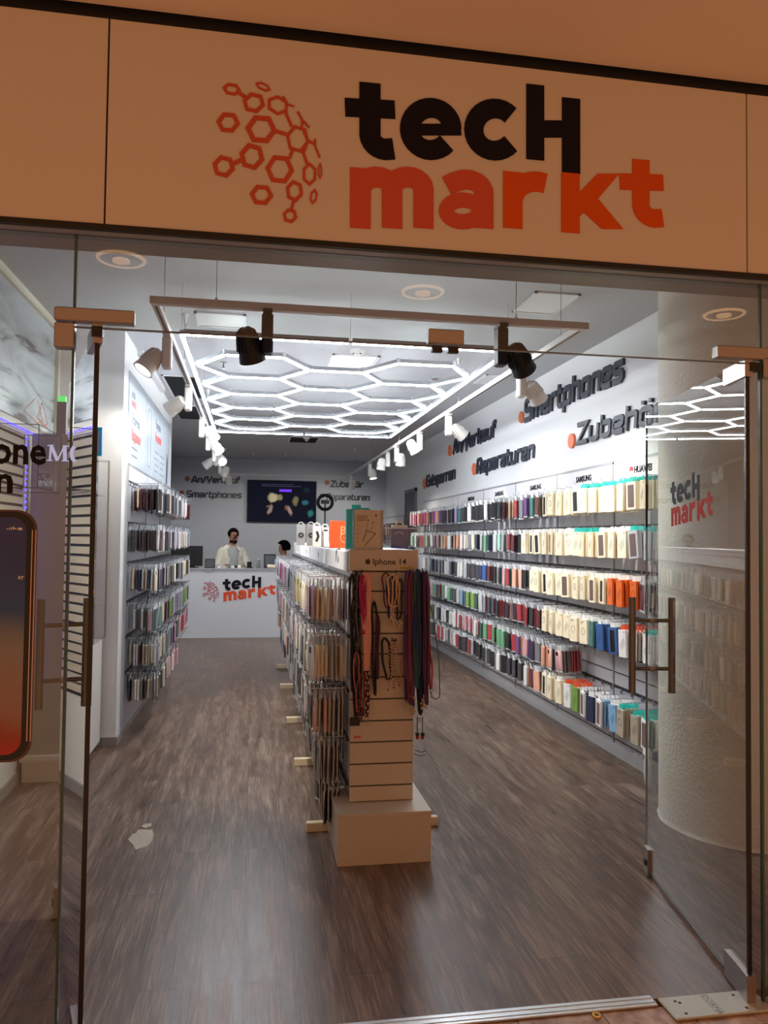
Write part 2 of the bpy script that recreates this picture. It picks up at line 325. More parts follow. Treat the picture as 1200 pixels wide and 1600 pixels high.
# patch fittings
def patch(pxs, label, depth=.02, extra=None):
    mb = MB()
    for (x0, y0, x1, y1) in pxs:
        a = U(1, FY, x0, y0); b = U(1, FY, x1, y1); mb.box((a.x, FY-depth, b.z), (b.x, FY+depth, a.z), ch=.003)
    t = thing('patch_fitting', label, 'door fitting', ((U(1, FY, pxs[0][0], pxs[0][1]).x), FY, 2.2), group=None)
    cp = obj('cover_plate', mb, STEEL, t)
    if extra: obj('pivot_block', extra, BLACK, cp)
a = U(1, FY, 155, 512)
patch([(87, 481, 211, 509), (87, 505, 117, 546)], 'L-shaped metal fitting at the top left hinge', extra=MB().box((a.x-.02, FY-.012, a.z-.03), (a.x+.012, FY+.012, a.z+.002)))
b0 = U(1, FY, 695, 543)
patch([(668, 515, 723, 541)], 'small rectangular metal strike plate in the middle of the transom', extra=MB().box((b0.x-.045, FY-.01, b0.z-.018), (b0.x-.01, FY+.01, b0.z+.003)).box((b0.x+.01, FY-.01, b0.z-.018), (b0.x+.045, FY+.01, b0.z+.003)))
a = U(1, FY, 1178, 568)
patch([(1117, 541, 1230, 566), (1188, 560, 1230, 594)], 'metal corner fitting at the top right hinge', extra=MB().box((a.x-.02, FY-.012, a.z-.03), (a.x+.015, FY+.012, a.z+.002)))
# floor plates of the door closers
pa = U(2, 0, 1030, 1565)
t = thing('floor_closer_plate', 'worn steel floor plate under the right door hinge', 'floor plate', (1.56, 2.5, 0))
cv = obj('cover', MB().box((1.425, 2.452, -.001), (1.79, 2.575, .009), ch=.003), M('scuffed_steel_plate', (196, 196, 186), .5, .55, bump=(40, .3)), t)
k = MB()
for x, y in ((1.475, 2.475), (1.475, 2.545), (1.487, 2.535), (1.70, 2.475), (1.70, 2.55)): k.cyl((x, y, .0085), (x, y, .0105), .0055, n=10)
obj('screw', k, M('rusty_screw', (50, 36, 34), .6), cv)
ftext('DORMA', .03, (1.585, 2.563, .0088), (0, -1, 0), (1, 0, 0), (0, 0, 1), M('engraved_letters', (96, 96, 90), .6), 'engraved_word', t, ext=.0004)
obj('engraved_frame', MB().ribbon([(0, 0), (.10, 0), (.10, .028), (0, .028)], .0015, (1.581, 2.565, .0088), (0, -1, 0), (1, 0, 0), (0, 0, 1), .0004, True), M('engraved_letters', (96, 96, 90), .6), t)
# the brass socket in the tiles
bs = U(2, 0, 932, 1587)
t = thing('floor_socket', 'small brass ring set in the stone tiles', 'floor socket', (bs.x, bs.y, 0))
obj('ring', MB().tube([(bs.x+.012*cos(q*pi/8), bs.y+.012*sin(q*pi/8), .001) for q in range(16)], .0045, 6, closed=True), M('brass', (214, 176, 96), .3, .9), t)
obj('hole', MB().cyl((bs.x, bs.y, -.0019), (bs.x, bs.y, .0008), .009, n=14), DARK, t)

# ---------------------------------------------------------------- stroke letters
def logo_strokes():
    T = []
    def s(pts, w, col, closed=False): T.append((pts, w, col, closed))
    K, R_, O_ = 0, 1, 2
    # drawn on the sign board: pixel coordinates of the frontal logo
    s([(578, 130), (578, 208)]+arc(604, 210, 26, 24, 176, 95, 6)+[(615, 233)], 31, K); s([(539, 168), (617, 172)], 27, K)
    s([(640, 203), (720, 203)], 17, K); s(arc(673, 202, 33, 33, 0, -318, 26), 29, K)
    s(arc(773, 203, 33, 33, -42, -318, 22), 29, K)
    s([(836, 133), (836, 250)], 28, K); s([(849, 202), (878, 202)], 26, K); s([(892, 154), (892, 271)], 29, K)
    s([(563, 263), (563, 357)], 30, R_); s([(563, 320)]+arc(588, 296, 24.5, 19, -180, 0, 10)+[(612.5, 357)], 30, R_); s([(612.5, 320)]+arc(637, 296, 24.5, 19, -180, 0, 10)+[(661.5, 357)], 30, R_)
    s([(756, 357), (756, 306)]+arc(728, 303, 28, 22, -4, -105, 10)+[(710, 285), (698, 291)], 29, R_)
    s(arc(723, 330, 26, 17, 0, 345, 23), 22, R_, True)
    s([(801, 269), (801, 357)], 30, O_); s([(801, 310)]+arc(836, 312, 34, 28, -180, -62, 8), 30, O_)
    s([(891, 271), (891, 364)], 29, O_); s([(904, 302), (933, 272), (967, 272), (933, 312), (904, 340)], 0, O_); s([(905, 318), (934, 311), (973, 358), (940, 358), (905, 326)], 0, O_)
    s([(1001, 250), (1001, 318)]+arc(1025, 320, 24, 22, 176, 95, 6)+[(1035, 341)], 28, O_); s([(968, 284), (1036, 286)], 25, O_)
    # globe of hexagons (twice the pixel coordinates)
    def hx(x, y, rx, ry, w, rot=0, tilt=0):
        pts = []
        for i in range(6):
            a = radians(60*i+rot); u_, v_ = rx*cos(a)*.86, ry*sin(a)*.86
            pts.append(((x+u_*cos(radians(tilt))-v_*sin(radians(tilt)))/2, (y+u_*sin(radians(tilt))+v_*cos(radians(tilt)))/2))
        s(pts, w/2, R_, True)
    def ln(w, *p): s([(a/2, b/2) for a, b in p], w/2, R_)
    hx(724, 280, 28, 18, 8, 0, 10); hx(793, 322, 35, 32, 10, 15); ln(10, (745, 290), (766, 304)); hx(822, 272, 26, 11, 5, 0, 25)
    hx(713, 384, 35, 32, 11, 5); hx(816, 405, 48, 46, 13, 5); hx(868, 330, 37, 30, 8, 10, 25); hx(930, 435, 38, 46, 8, 15)
    ln(10, (858, 410), (896, 421)); ln(8, (892, 352), (911, 396)); hx(787, 490, 38, 42, 12, 15); hx(699, 521, 34, 34, 11, 15); ln(11, (728, 514), (754, 500))
    hx(874, 530, 44, 47, 12, 5); ln(9, (905, 496), (914, 470)); hx(817, 610, 35, 32, 11, 5); hx(920, 598, 27, 34, 9, 20); hx(906, 675, 22, 22, 8, 15); ln(8, (917, 630), (911, 654))
    hx(967, 545, 23, 37, 7, 30); ln(8, (946, 474), (960, 514)); hx(1000, 535, 6, 26, 4, 30); hx(980, 615, 11, 24, 5, 30, 10)
    ln(5, (885, 302), (899, 327), (919, 334)); ln(6, (930, 350), (944, 376), (943, 402)); ln(6, (944, 376), (966, 400)); ln(7, (960, 440), (986, 452)); ln(6, (985, 435), (984, 456), (999, 494)); ln(7, (945, 402), (962, 442), (950, 476))
    return T
LS = logo_strokes()
def logo_objs(mapper, th, name, label, parts_mats, wscale, only=None, origin=None, cat='lettering'):
    # mapper: pixel (frontal logo frame) -> local (u, v); O, A, B, N frame
    O, A, B, N = origin
    t = thing(name, label, cat, tuple(O))
    names = {0: 'upper_word', 1: 'lower_word', 2: 'lower_word_end'}
    for c in (0, 1, 2):
        mb = MB(); gl = MB()
        for pts, wd, col, closed in LS:
            if col != c: continue
            p2 = [mapper(*p) for p in pts]
            isg = all(p[0] < 520 for p in pts)
            if isg and only == 'words': continue
            if wd == 0: mb.poly(p2, O, A, B, N, th*(1.03 if pts[0][1] < 310 else 1.06)); continue
            (gl if isg else mb).ribbon(p2, wd*wscale, O, A, B, N, th*(.97 if closed else 1), closed)
        if mb.v: obj(names[c], mb, parts_mats[c], t)
        if gl.v: obj('hexagon_globe', gl, parts_mats[3], t)
    return t
# on the fascia: straight from the picture onto the board's plane
def mp(x, y):
    p = U(1, FFY, x, y); return (p.x, p.z)
sc = (U(1, FFY, 900, 250)-U(1, FFY, 700, 250)).length/200
logo_objs(mp, .0035, 'shop_logo', 'large dark and orange shop logo with hexagon globe on the sign board', [BLK, REDOR, ORANGE, M('rust_globe', (196, 78, 42), .45)], sc,
          origin=(Vector((0, FFY, 0)), Vector((1, 0, 0)), Vector((0, 0, 1)), Vector((0, -1, 0))))
# generic frontal frame for the counter and the door
fx0, fz0 = mp(540, 357)
fw_ = mp(1036, 357)[0]-fx0
def frontal(x, y):
    a, b = mp(x, y); return ((a-fx0)/fw_, (b-fz0)/fw_)

GL = {}
def G(ch, w_, *st, **k): GL[ch] = (w_, st)
a_ = .11
def tf():
    W = .92; I = W-a_; T_ = 1-a_; H = 1.38; HT = H-a_; r = .12
    def rc(pts, rr=r):     # round the corners of a polyline
        out = [pts[0]]
        for i in range(1, len(pts)-1):
            p, q, s = Vector(pts[i-1]), Vector(pts[i]), Vector(pts[i+1]); d0 = (p-q); d1 = (s-q); k = min(rr, d0.length*.48, d1.length*.48)
            out += [tuple(q+d0.normalized()*k), tuple(q+d1.normalized()*k)]
        return out+[pts[-1]]
    G('n', W, rc([(a_, 0), (a_, T_), (I, T_), (I, 0)])); G('u', W, rc([(a_, 1), (a_, a_), (I, a_), (I, 1)]))
    G('m', 1.42, rc([(a_, 0), (a_, T_), (1.31, T_), (1.31, 0)]), [(.71, 0), (.71, T_)])
    G('a', W, rc([(.05, T_), (I, T_), (I, a_), (a_, a_), (a_, .52), (I, .52)])); G('r', .72, rc([(a_, 0), (a_, T_), (.72, T_)]))
    G('t', .66, rc([(.2, 1.3), (.2, a_), (.66, a_)]), [(0, T_), (.62, T_)]); G('p', W, rc([(a_, -.36), (a_, T_), (I, T_), (I, a_), (a_, a_)]))
    G('h', W, [(a_, H), (a_, 0)], rc([(a_, T_), (I, T_), (I, 0)])); G('o', W, rc([(a_, .5), (a_, T_), (I, T_), (I, a_), (a_, a_), (a_, .5)]))
    G('ö', W, rc([(a_, .5), (a_, T_), (I, T_), (I, a_), (a_, a_), (a_, .5)]), [(.2, 1.15), (.2, 1.37)], [(W-.2, 1.15), (W-.2, 1.37)])
    G('e', W, rc([(W-.04, a_), (a_, a_), (a_, T_), (I, T_), (I, .47), (a_, .47)])); G('s', W, rc([(W-.03, T_), (a_, T_), (a_, .5), (I, .5), (I, a_), (.03, a_)]))
    G('S', 1.05, rc([(1.02, HT), (a_, HT), (a_, .69), (1.05-a_, .69), (1.05-a_, a_), (.03, a_)])); G('b', W, rc([(a_, H), (a_, a_), (I, a_), (I, T_), (a_, T_)]))
    G('Z', 1.05, [(0, HT), (1.05-a_, HT), (a_, a_), (1.05, a_)]); G('A', 1.12, rc([(.06, 0), (.45, HT), (.67, HT), (1.06, 0)]), [(.25, .42), (.87, .42)])
    G('V', 1.1, [(.06, H), (.55, .08), (1.04, H)]); G('/', .6, [(.02, -.12), (.58, H)]); G('k', .86, [(a_, H), (a_, 0)], [(a_, .5), (.4, .5), (.8, 1)], [(.4, .5), (.8, 0)])
    G('f', .62, rc([(.18, 0), (.18, HT), (.62, HT)]), [(0, T_), (.56, T_)]); G('R', 1.02, rc([(a_, 0), (a_, HT), (.91, HT), (.91, .6), (a_, .6)]), [(.5, .6), (.95, 0)])
    G('E', .98, rc([(.98, a_), (a_, a_), (a_, HT), (.98, HT)]), [(a_, .69), (.9, .69)])
tf()
def techtext(name, s, p0, p1, hscale, N, label, th=.02, bullet=None, bmat=None, mat=None):
    # s runs from p0 (baseline start) to p1 (baseline end, world); letters rise along +z
    gap = .10; tot = sum(GL[c][0] for c in s)+gap*(len(s)-1)
    A = (Vector(p1)-Vector(p0)); ln_ = A.length; A = A/ln_; k = ln_/tot; B = Vector((0, 0, 1))
    t = thing(name, label, 'lettering', tuple(p0)); x = 0
    for c in s:
        w_, st = GL[c]; mb = MB()
        for q in st: mb.ribbon([((x+px+ .10*py)*k, py*hscale) for px, py in q], .30*min(k, hscale)*1.0, p0, A, B, N, th)
        ch = {'/': 'slash'}.get(c, 'letter_'+('o_umlaut' if c == 'ö' else c.lower()))
        obj(ch, mb, mat or NAVY, t); x += w_+gap
    if bullet is not None:
        obj('bullet', MB().disc(bullet[0], N, bullet[1], th, 28), bmat or M('orange_bullet', (232, 120, 78), .5), t, smooth=True)
    return t
RWN = Vector((-1, 0, 0)); rx = RX-.002
def rwtext(s, a, b, bl, hpx, lab, br=.075):
    p0 = U(0, rx, *a); p1 = U(0, rx, *b); zz = p0.z; top = U(0, rx, hpx[0], hpx[1]).z; bot = U(0, rx, hpx[0], hpx[2]).z
    p1.z = (p0.z+p1.z)/2; p0.z = p1.z
    techtext('wall_lettering', s, p0, p1, (top-bot)/1.38, RWN, lab, bullet=(U(0, rx, *bl), br))
rwtext('Smartphones', (821, 659), (976, 597), (816, 652), (830, 622, 657), 'dark wall word on the right wall, upper row, nearest the entrance', .06)
rwtext('Zubehör', (903, 698), (1042, 653), (895, 689), (917, 660, 694), 'dark wall word on the right wall, lower row, nearest the entrance, behind the door', .065)
rwtext('An/Verkauf', (709, 709), (775, 684), (704, 704), (771, 660, 686), 'dark wall word with a slash, middle of the right wall, upper row', .08)
rwtext('Reparaturen', (746, 740), (836, 717), (742, 733), (752, 714, 738), 'dark wall word on the right wall, lower row, between the other two lower words', .075)
rwtext('Entsperren', (667, 761), (712, 749), (664, 756), (671, 742, 760), 'dark wall word on the right wall, farthest from the entrance', .085)
BN = Vector((0, -1, 0)); by = BY-.002
RB = M('red_brown_bullet', (150, 74, 66), .5); BL2 = M('black_wall_letters', (26, 28, 40), .45)
def bwtext(s, a, b, bl, h, lab):
    p0 = U(1, by, *a); p1 = U(1, by, *b); p1.z = p0.z
    techtext('wall_lettering', s, p0, p1, h, BN, lab, bullet=(U(1, by, *bl), .05), bmat=RB, mat=BL2)
bwtext('An/Verkauf', (299, 754), (374, 756), (293, 748), .098, 'black wall word with a slash on the back wall, left of the television')
bwtext('Smartphones', (291, 777), (377, 779), (284, 770), .098, 'black wall word on the back wall, left of the television, lower row')
bwtext('Zubehör', (516, 761), (567, 762), (511, 754), .098, 'black wall word on the back wall, right of the television, upper row')
bwtext('Reparaturen', (510, 781), (577, 783), (503, 775), .098, 'black wall word on the back wall, right of the television, lower row')

# logo on the right door leaf
LO = PR(0, 0, 0); 
def leaf_pt(px, py):
    p = UP(HR-NR*.006, NR, px, py)-HR; return Vector((p.dot(DR), p.z))
q0 = leaf_pt(1048, 823); q1 = leaf_pt(1113, 818); q2 = leaf_pt(1048, 745)
wl_ = (q0.x-q1.x)
def door_map(x, y):
    u_, v_ = frontal(x, y); return (-(u_*wl_), v_*wl_*1.02)
O = HR-NR*.0052+DR*q0.x+Vector((0, 0, q0.y))
logo_objs(lambda x, y: door_map(x, y), .001, 'door_logo', 'black and red shop lettering on the right glass door', [BLK, M('red_vinyl', (190, 52, 34), .6, spec=.12), M('red_vinyl', (190, 52, 34), .6, spec=.12), ORANGE], sc/fw_*wl_, only='words', origin=(O, DR*1.0, Vector((0, 0, 1)), -NR))

# left window: big phone picture and lettering stuck on the pane, plus painted reflection
wy = FY-.0052
t = thing('phone_decal', 'big picture of a smartphone stuck on the left shop window', 'sticker', (-.85, wy, .9))
pr_ = U(1, wy, 55, 960).x; zt = U(1, wy, 40, 797).z; zb = U(1, wy, 40, 1190).z
def rr(x0, z0, x1, z1, r, n=8):
    P_ = []
    for cx, cz, a0 in ((x1-r, z0+r, -90), (x1-r, z1-r, 0), (x0+r, z1-r, 90), (x0+r, z0+r, 180)): P_ += arc(cx, cz, r, r, a0, a0+90, n)
    return P_
pw = .40; OA = ((0, wy, 0), (1, 0, 0), (0, 0, 1), (0, -1, 0))
def scr():
    m = bpy.data.materials.new('printed_phone_screen'); m.use_nodes = True; nt = m.node_tree; N = nt.nodes.new; L = nt.links.new; b = nt.nodes['Principled BSDF']
    tc = N('ShaderNodeTexCoord'); sp = N('ShaderNodeSeparateXYZ'); L(tc.outputs['Object'], sp.inputs[0]); n = N('ShaderNodeTexNoise'); n.inputs['Scale'].default_value = 3; L(tc.outputs['Object'], n.inputs['Vector'])
    ad = N('ShaderNodeMath'); ad.operation = 'MULTIPLY_ADD'; ad.inputs[1].default_value = .35; L(n.outputs['Fac'], ad.inputs[0]); L(sp.outputs['Z'], ad.inputs[2])
    mr = N('ShaderNodeMapRange'); mr.inputs[1].default_value = zb+.17; mr.inputs[2].default_value = zt+.17; L(ad.outputs[0], mr.inputs[0]); cr = N('ShaderNodeValToRGB'); e = cr.color_ramp.elements
    e[0].position = 0; e[0].color = S((190, 34, 24)); e[1].position = 1; e[1].color = S((52, 62, 128))
    for p_, c_ in ((.12, (150, 62, 44)), (.28, (146, 118, 110)), (.46, (132, 130, 132)), (.6, (46, 80, 140)), (.8, (48, 62, 128))): q = e.new(p_); q.color = S(c_)
    L(mr.outputs[0], cr.inputs[0]); L(cr.outputs[0], b.inputs['Base Color']); b.inputs['Roughness'].default_value = .4; return m
obj('phone_frame', MB().poly(rr(pr_-pw, zb, pr_, zt, .06), *OA, .0006), M('bronze_print', (98, 76, 74), .5, spec=.2), t)
obj('phone_bezel', MB().poly(rr(pr_-pw+.006, zb+.006, pr_-.008, zt-.006, .056), *OA, .0012), M('black_print', (20, 14, 20), .4), t)
obj('phone_side', MB().ribbon([(pr_-.004, zb+.06), (pr_-.004, zt-.06)], .003, *OA, .0015).ribbon([(pr_-.014, zb+.06), (pr_-.014, zt-.06)], .003, *OA, .0015), M('pale_bronze_print', (206, 176, 166), .4), t)
ps_ = obj('phone_screen', MB().poly(rr(pr_-pw+.02, zb+.022, pr_-.03, zt-.022, .045), *OA, .0018), scr(), t)
k = MB()
for i in range(4): k.ribbon([(pr_-.085+i*.006, zt-.06), (pr_-.085+i*.006, zt-.056+i*.002)], .003, *OA, .0023)
k.ribbon([(pr_-.055, zt-.057), (pr_-.043, zt-.057)], .007, *OA, .0023); k.ribbon(arc(pr_-.063, zt-.062, .006, .006, 45, 135, 4), .003, *OA, .0023)
obj('status_icons', k, M('white_print', (225, 225, 230), .5), ps_)
ftext('er', .022, (pr_-.052, wy, U(1, wy, 2, 905).z), (1, 0, 0), (0, 0, 1), (0, -1, 0), _mats['white_print'], 'caption', ps_, ext=.0025)
t = thing('window_lettering_or_reflection', 'black lettering on the left shop window above the phone picture', 'lettering', (-.8, wy, 1.8))
a = U(1, wy, 0, 723); b = U(1, wy, 72, 726)
ftext('one', .118, (a.x-.022, wy, a.z), (1, 0, 0), (0, 0, 1), (0, -1, 0), BLK, 'upper_line', t, off=.003, fitw=b.x-a.x+.022)
a = U(1, wy, 0, 769); ftext('n', .115, (a.x-.018, wy, a.z), (1, 0, 0), (0, 0, 1), (0, -1, 0), BLK, 'lower_line', t, off=.003)
t = thing('window_lettering_or_reflection', 'pale blue sign reflection built as letters on the left window, right of the black word', 'lettering', (-.65, wy, 1.8))
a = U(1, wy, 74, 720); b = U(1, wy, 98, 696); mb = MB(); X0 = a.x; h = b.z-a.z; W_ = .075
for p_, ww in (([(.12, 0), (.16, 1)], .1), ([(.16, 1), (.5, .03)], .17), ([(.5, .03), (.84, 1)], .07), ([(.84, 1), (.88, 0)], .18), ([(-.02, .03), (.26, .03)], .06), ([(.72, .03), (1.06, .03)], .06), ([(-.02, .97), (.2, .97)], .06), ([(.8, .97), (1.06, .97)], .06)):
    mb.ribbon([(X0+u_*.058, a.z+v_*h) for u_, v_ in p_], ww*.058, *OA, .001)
PB = M('sign_reflection_glow', (196, 214, 244), .5, emit=(150, 180, 235), estr=.55)  # reflection of a lit sign, painted as glowing letters on the pane
obj('letter_m', mb, PB, t); obj('letter_c', MB().ribbon([(X0+.09-.021*cos(radians(q)), a.z+h/2+h*.55*sin(radians(q))) for q in range(-62, 63, 12)], .011, *OA, .001), PB, t)  # both letters stand in for the reflection of the lit sign
# ---------------------------------------------------------------- slatwalls and their hooks
PANEL_Y = [4.58, 5.55, 6.66, 7.78, 8.92, 10.05, 11.1, 12.25]
RROWS = [2.03, 1.70, 1.37, 1.04, .745, .50]      # top of the goods per row
HOOKY0, HSTEP = 4.475, .158
def hook_mesh(ln_, r=.0022):
    mb = MB(); mb.tube([(0, 0, 0), (ln_*.96, 0, .0), (ln_, 0, .012), (ln_+.004, 0, .022)], r, 5); mb.box((-.004, -.012, -.02), (.002, .012, .012)); return mb.mesh('hook', HOOK)
HK = hook_mesh(.235); HKS = hook_mesh(.21)
def panel(name, label, wallx, nx, y0, y1, ztop, rows, zbot, head=None, hooks=(), rails=True, z0=0, hm=HK, group=None, grooves=None):
    # a board standing against the plane x = wallx, its face towards nx
    t = thing(name, label, 'display panel', (wallx, (y0+y1)/2, zbot), group)
    f = wallx+nx*.018
    lo, hi = min(wallx+nx*.001, f), max(wallx+nx*.001, f)
    obj('board', MB().box((lo, y0+.004, zbot), (hi, y1-.004, ztop)), SLAT2, t)
    g = MB(); q = sorted((f, f+nx*.006))
    g.box((q[0], y0, zbot), (q[1], y0+.022, ztop)); g.box((q[0], y0+.004, ztop-.02), (q[1], y1, ztop))
    obj('edge_strip', g, DIV, t)
    if rails:
        g = MB(); q = sorted((f, f+nx*.010))
        for z in rows: g.box((q[0], y0+.022, z-.004), (q[1], y1, z+.014))
        obj('hook_rail', g, BHOOK, t)
    if grooves:
        g = MB(); q = sorted((f, f+nx*.002))
        for z in grooves: g.box((q[0], y0+.022, z-.004), (q[1], y1, z+.004))
        obj('groove', g, GROOVE, t)
    if head is not None:
        q = sorted((f, f+nx*.008)); hbd = obj('header_board', MB().box((q[0], y0+.024, ztop-.165), (q[1], y1-.004, ztop-.022)), M('header_white', (226, 226, 232), .35), t)
        mid = (y0+y1)/2
        if nx < 0 and head: ftext(head, .066, (q[0]-.0015, mid+.14 if head != 'HUAWEI' else mid+.16, ztop-.115), (0, -1, 0), (0, 0, 1), (-1, 0, 0), BLK, 'header_word', hbd, off=.0025)
        if head == 'HUAWEI' and nx < 0:
            k = MB()
            for i in range(8): a = radians(10+i*23); k.ribbon([(-.2+.006*cos(a), .02+.006*sin(a)), (-.2+.03*cos(a), .02+.03*sin(a))], .011, (q[0]-.0015, mid, ztop-.115), (0, -1, 0), (0, 0, 1), (-1, 0, 0), .001)
            obj('header_emblem', k, M('red_emblem', (200, 36, 44), .5), hbd)
    for (hy, hz) in hooks:
        o = bpy.data.objects.new('hook', hm); C.objects.link(o); o.parent = t; o.matrix_parent_inverse = Matrix.Translation(-t.location); o.location = (f+nx*.010, hy, hz); o.rotation_euler = (0, 0, pi if nx < 0 else 0)
    return t

# ---------------------------------------------------------------- goods on hooks
COL = {'cream': (246, 234, 206), 'white': (236, 236, 236), 'silver': (186, 190, 196), 'grey': (120, 124, 130), 'dark grey': (66, 68, 74), 'black': (38, 39, 44), 'navy': (46, 54, 84), 'blue': (60, 96, 156),
       'sky blue': (130, 176, 214), 'teal': (70, 122, 118), 'green': (104, 164, 124), 'olive': (132, 132, 70), 'dark green': (54, 84, 70), 'red': (170, 62, 70), 'dark red': (104, 46, 56), 'maroon': (74, 36, 44), 'pink': (216, 164, 172),
       'hot pink': (180, 70, 108), 'peach': (236, 176, 150), 'beige': (206, 186, 160), 'purple': (112, 76, 130), 'lilac': (176, 160, 204), 'yellow': (206, 196, 110), 'orange': (228, 106, 40), 'mint': (160, 214, 196), 'brown': (110, 82, 70), 'greige': (178, 168, 150), 'lime green': (124, 160, 82)}
CM = {k: M(k.replace(' ', '_')+'_case', v, .32, coat=.25) for k, v in COL.items()}
KEYS = list(COL); KI = {k: i for i, k in enumerate(KEYS)}
TEALTAB = M('teal_hang_tab', (40, 190, 180), .35); BAG = M('clear_bag_header', (196, 199, 204), .14, coat=.6, bump=(90, .6)); REDTAB = M('red_hang_tab', (224, 84, 50), .35)
PRINT = M('dark_print', (54, 52, 58), .4); CAMM = M('dark_camera_hole', (30, 30, 34), .3)
def outline(wd, h, r, n=3):
    P_ = []
    for cx, cz, a0 in ((wd/2-r, -h+r, -90), (wd/2-r, -r, 0), (-wd/2+r, -r, 90), (-wd/2+r, -h+r, 180)): P_ += arc(cx, cz, r, r, a0, a0+90, n)
    return P_
YX = ((0, 1, 0), (0, 0, 1), (1, 0, 0))
def case_meshes():
    R = {}
    for i, (w_, h) in enumerate(((.078, .165), (.074, .155), (.082, .172))):
        b = MB(); ou = outline(w_, h, .012); inn = outline(w_-.004, h-.004, .011)
        b.loft([[(-.007, p[0], p[1]-.042) for p in inn], [(-.005, p[0]*1, p[1]-.04) for p in ou], [(.0060, p[0], p[1]-.04) for p in ou], [(.0075, p[0], p[1]-.042) for p in inn]])
        c = MB(); c.poly([(x-w_*.22, z-.048) for x, z in outline(.03, .034, .007)], (.0070, 0, 0), *YX, .0015)
        for q in (-.012, -.026): c.cyl((.008, -w_*.22, -.048+q), (.0096, -w_*.22, -.048+q), .0055, n=8)
        # clear bag: gathered top over the hook, bright seams down the sides, lip below
        g = MB(); ks = [0, .03, .2, .35, .5, .65, .8, .97, 1]; n = len(ks)-1; W2 = w_*1.14; rows_ = []
        rows_.append([(.0015+.004*sin(k*2.1+i), (u-.5)*W2*.62, .006+.003*cos(k*3.0)) for k, u in enumerate(ks)])
        rows_.append([(.0015+.0065*sin(k*1.7+i*2), (u-.5)*W2, -.040+.004*sin(k*2.3)) for k, u in enumerate(ks)])
        rows_.append([(.003+.003*sin(k*2.9), (u-.5)*W2*1.02, -.042-h) for k, u in enumerate(ks)])
        rows_.append([(.003+.004*cos(k*2.0), (u-.5)*W2, -.056-h-.003*sin(k)) for k, u in enumerate(ks)])
        fs = []
        for q in range(3):
            for k in range(n):
                if q != 1 or k in (0, n-1): fs.append((q*(n+1)+k, q*(n+1)+k+1, (q+1)*(n+1)+k+1, (q+1)*(n+1)+k))
        g.add([p for r_ in rows_ for p in r_], fs)
        R[i] = (b.mesh('case_body', WPL, True), c.mesh('camera_window', CAMM), g.mesh('clear_bag_top', BAG))
    return R
CASE = case_meshes(); CASEM = {}
def case_body(i, col):
    if (i, col) not in CASEM:
        me = CASE[i][0].copy(); me.materials.clear(); me.materials.append(CM[col]); CASEM[(i, col)] = me
    return CASEM[(i, col)]
def box_meshes(col, tab):
    wd, h, th = .098, .185, .017
    b = MB().box((-th/2, -wd/2, -.03-h), (th/2, wd/2, -.03), ch=.0012)
    tb = MB().poly([(-.026, -.031), (.026, -.031), (.026, -.006), (.018, .003), (-.018, .003), (-.026, -.006)], (-.0012, 0, 0), *YX, .0024)
    m = {'teal': TEALTAB, 'red': REDTAB, 'white': WPL}[tab]
    return (b.mesh('box_body', CM[col]), tb.mesh('hang_tab', m))
def front_meshes():
    x = .0086; R = []
    a = MB(); a.poly([(p[0], p[1]-.05) for p in outline(.064, .15, .008)], (x, 0, 0), *YX, .0008); R.append(a.mesh('window', M('case_seen_in_window', (112, 92, 90), .25)))
    a = MB(); a.poly([(p[0], p[1]-.05) for p in outline(.05, .15, .008)], (x, 0, 0), *YX, .0008); R.append(a.mesh('window', M('black_window', (38, 36, 42), .25)))
    a = MB()
    for k in range(3): a.ribbon([(-.03+k*.012, -.14-k*.012), (.022+k*.006, -.085-k*.014)], .0028, (x, 0, 0), *YX, .0006)
    a.cyl((x, .03, -.045), (x+.001, .03, -.045), .005, n=8); R.append(a.mesh('printed_picture', PRINT))
    a = MB(); a.tube([(x, .022*cos(q*pi/7), -.12+.026*sin(q*pi/7)) for q in range(14)], .0016, 4, closed=True); a.ribbon([(-.03, -.05), (.01, -.05)], .004, (x, 0, 0), *YX, .0006); a.ribbon([(-.03, -.06), (-.005, -.06)], .003, (x, 0, 0), *YX, .0006); R.append(a.mesh('printed_picture', PRINT))
    return R
FRONT = front_meshes(); BOXM = {}
def boxm(col, tab):
    if (col, tab) not in BOXM: BOXM[(col, tab)] = box_meshes(col, tab)
    return BOXM[(col, tab)]

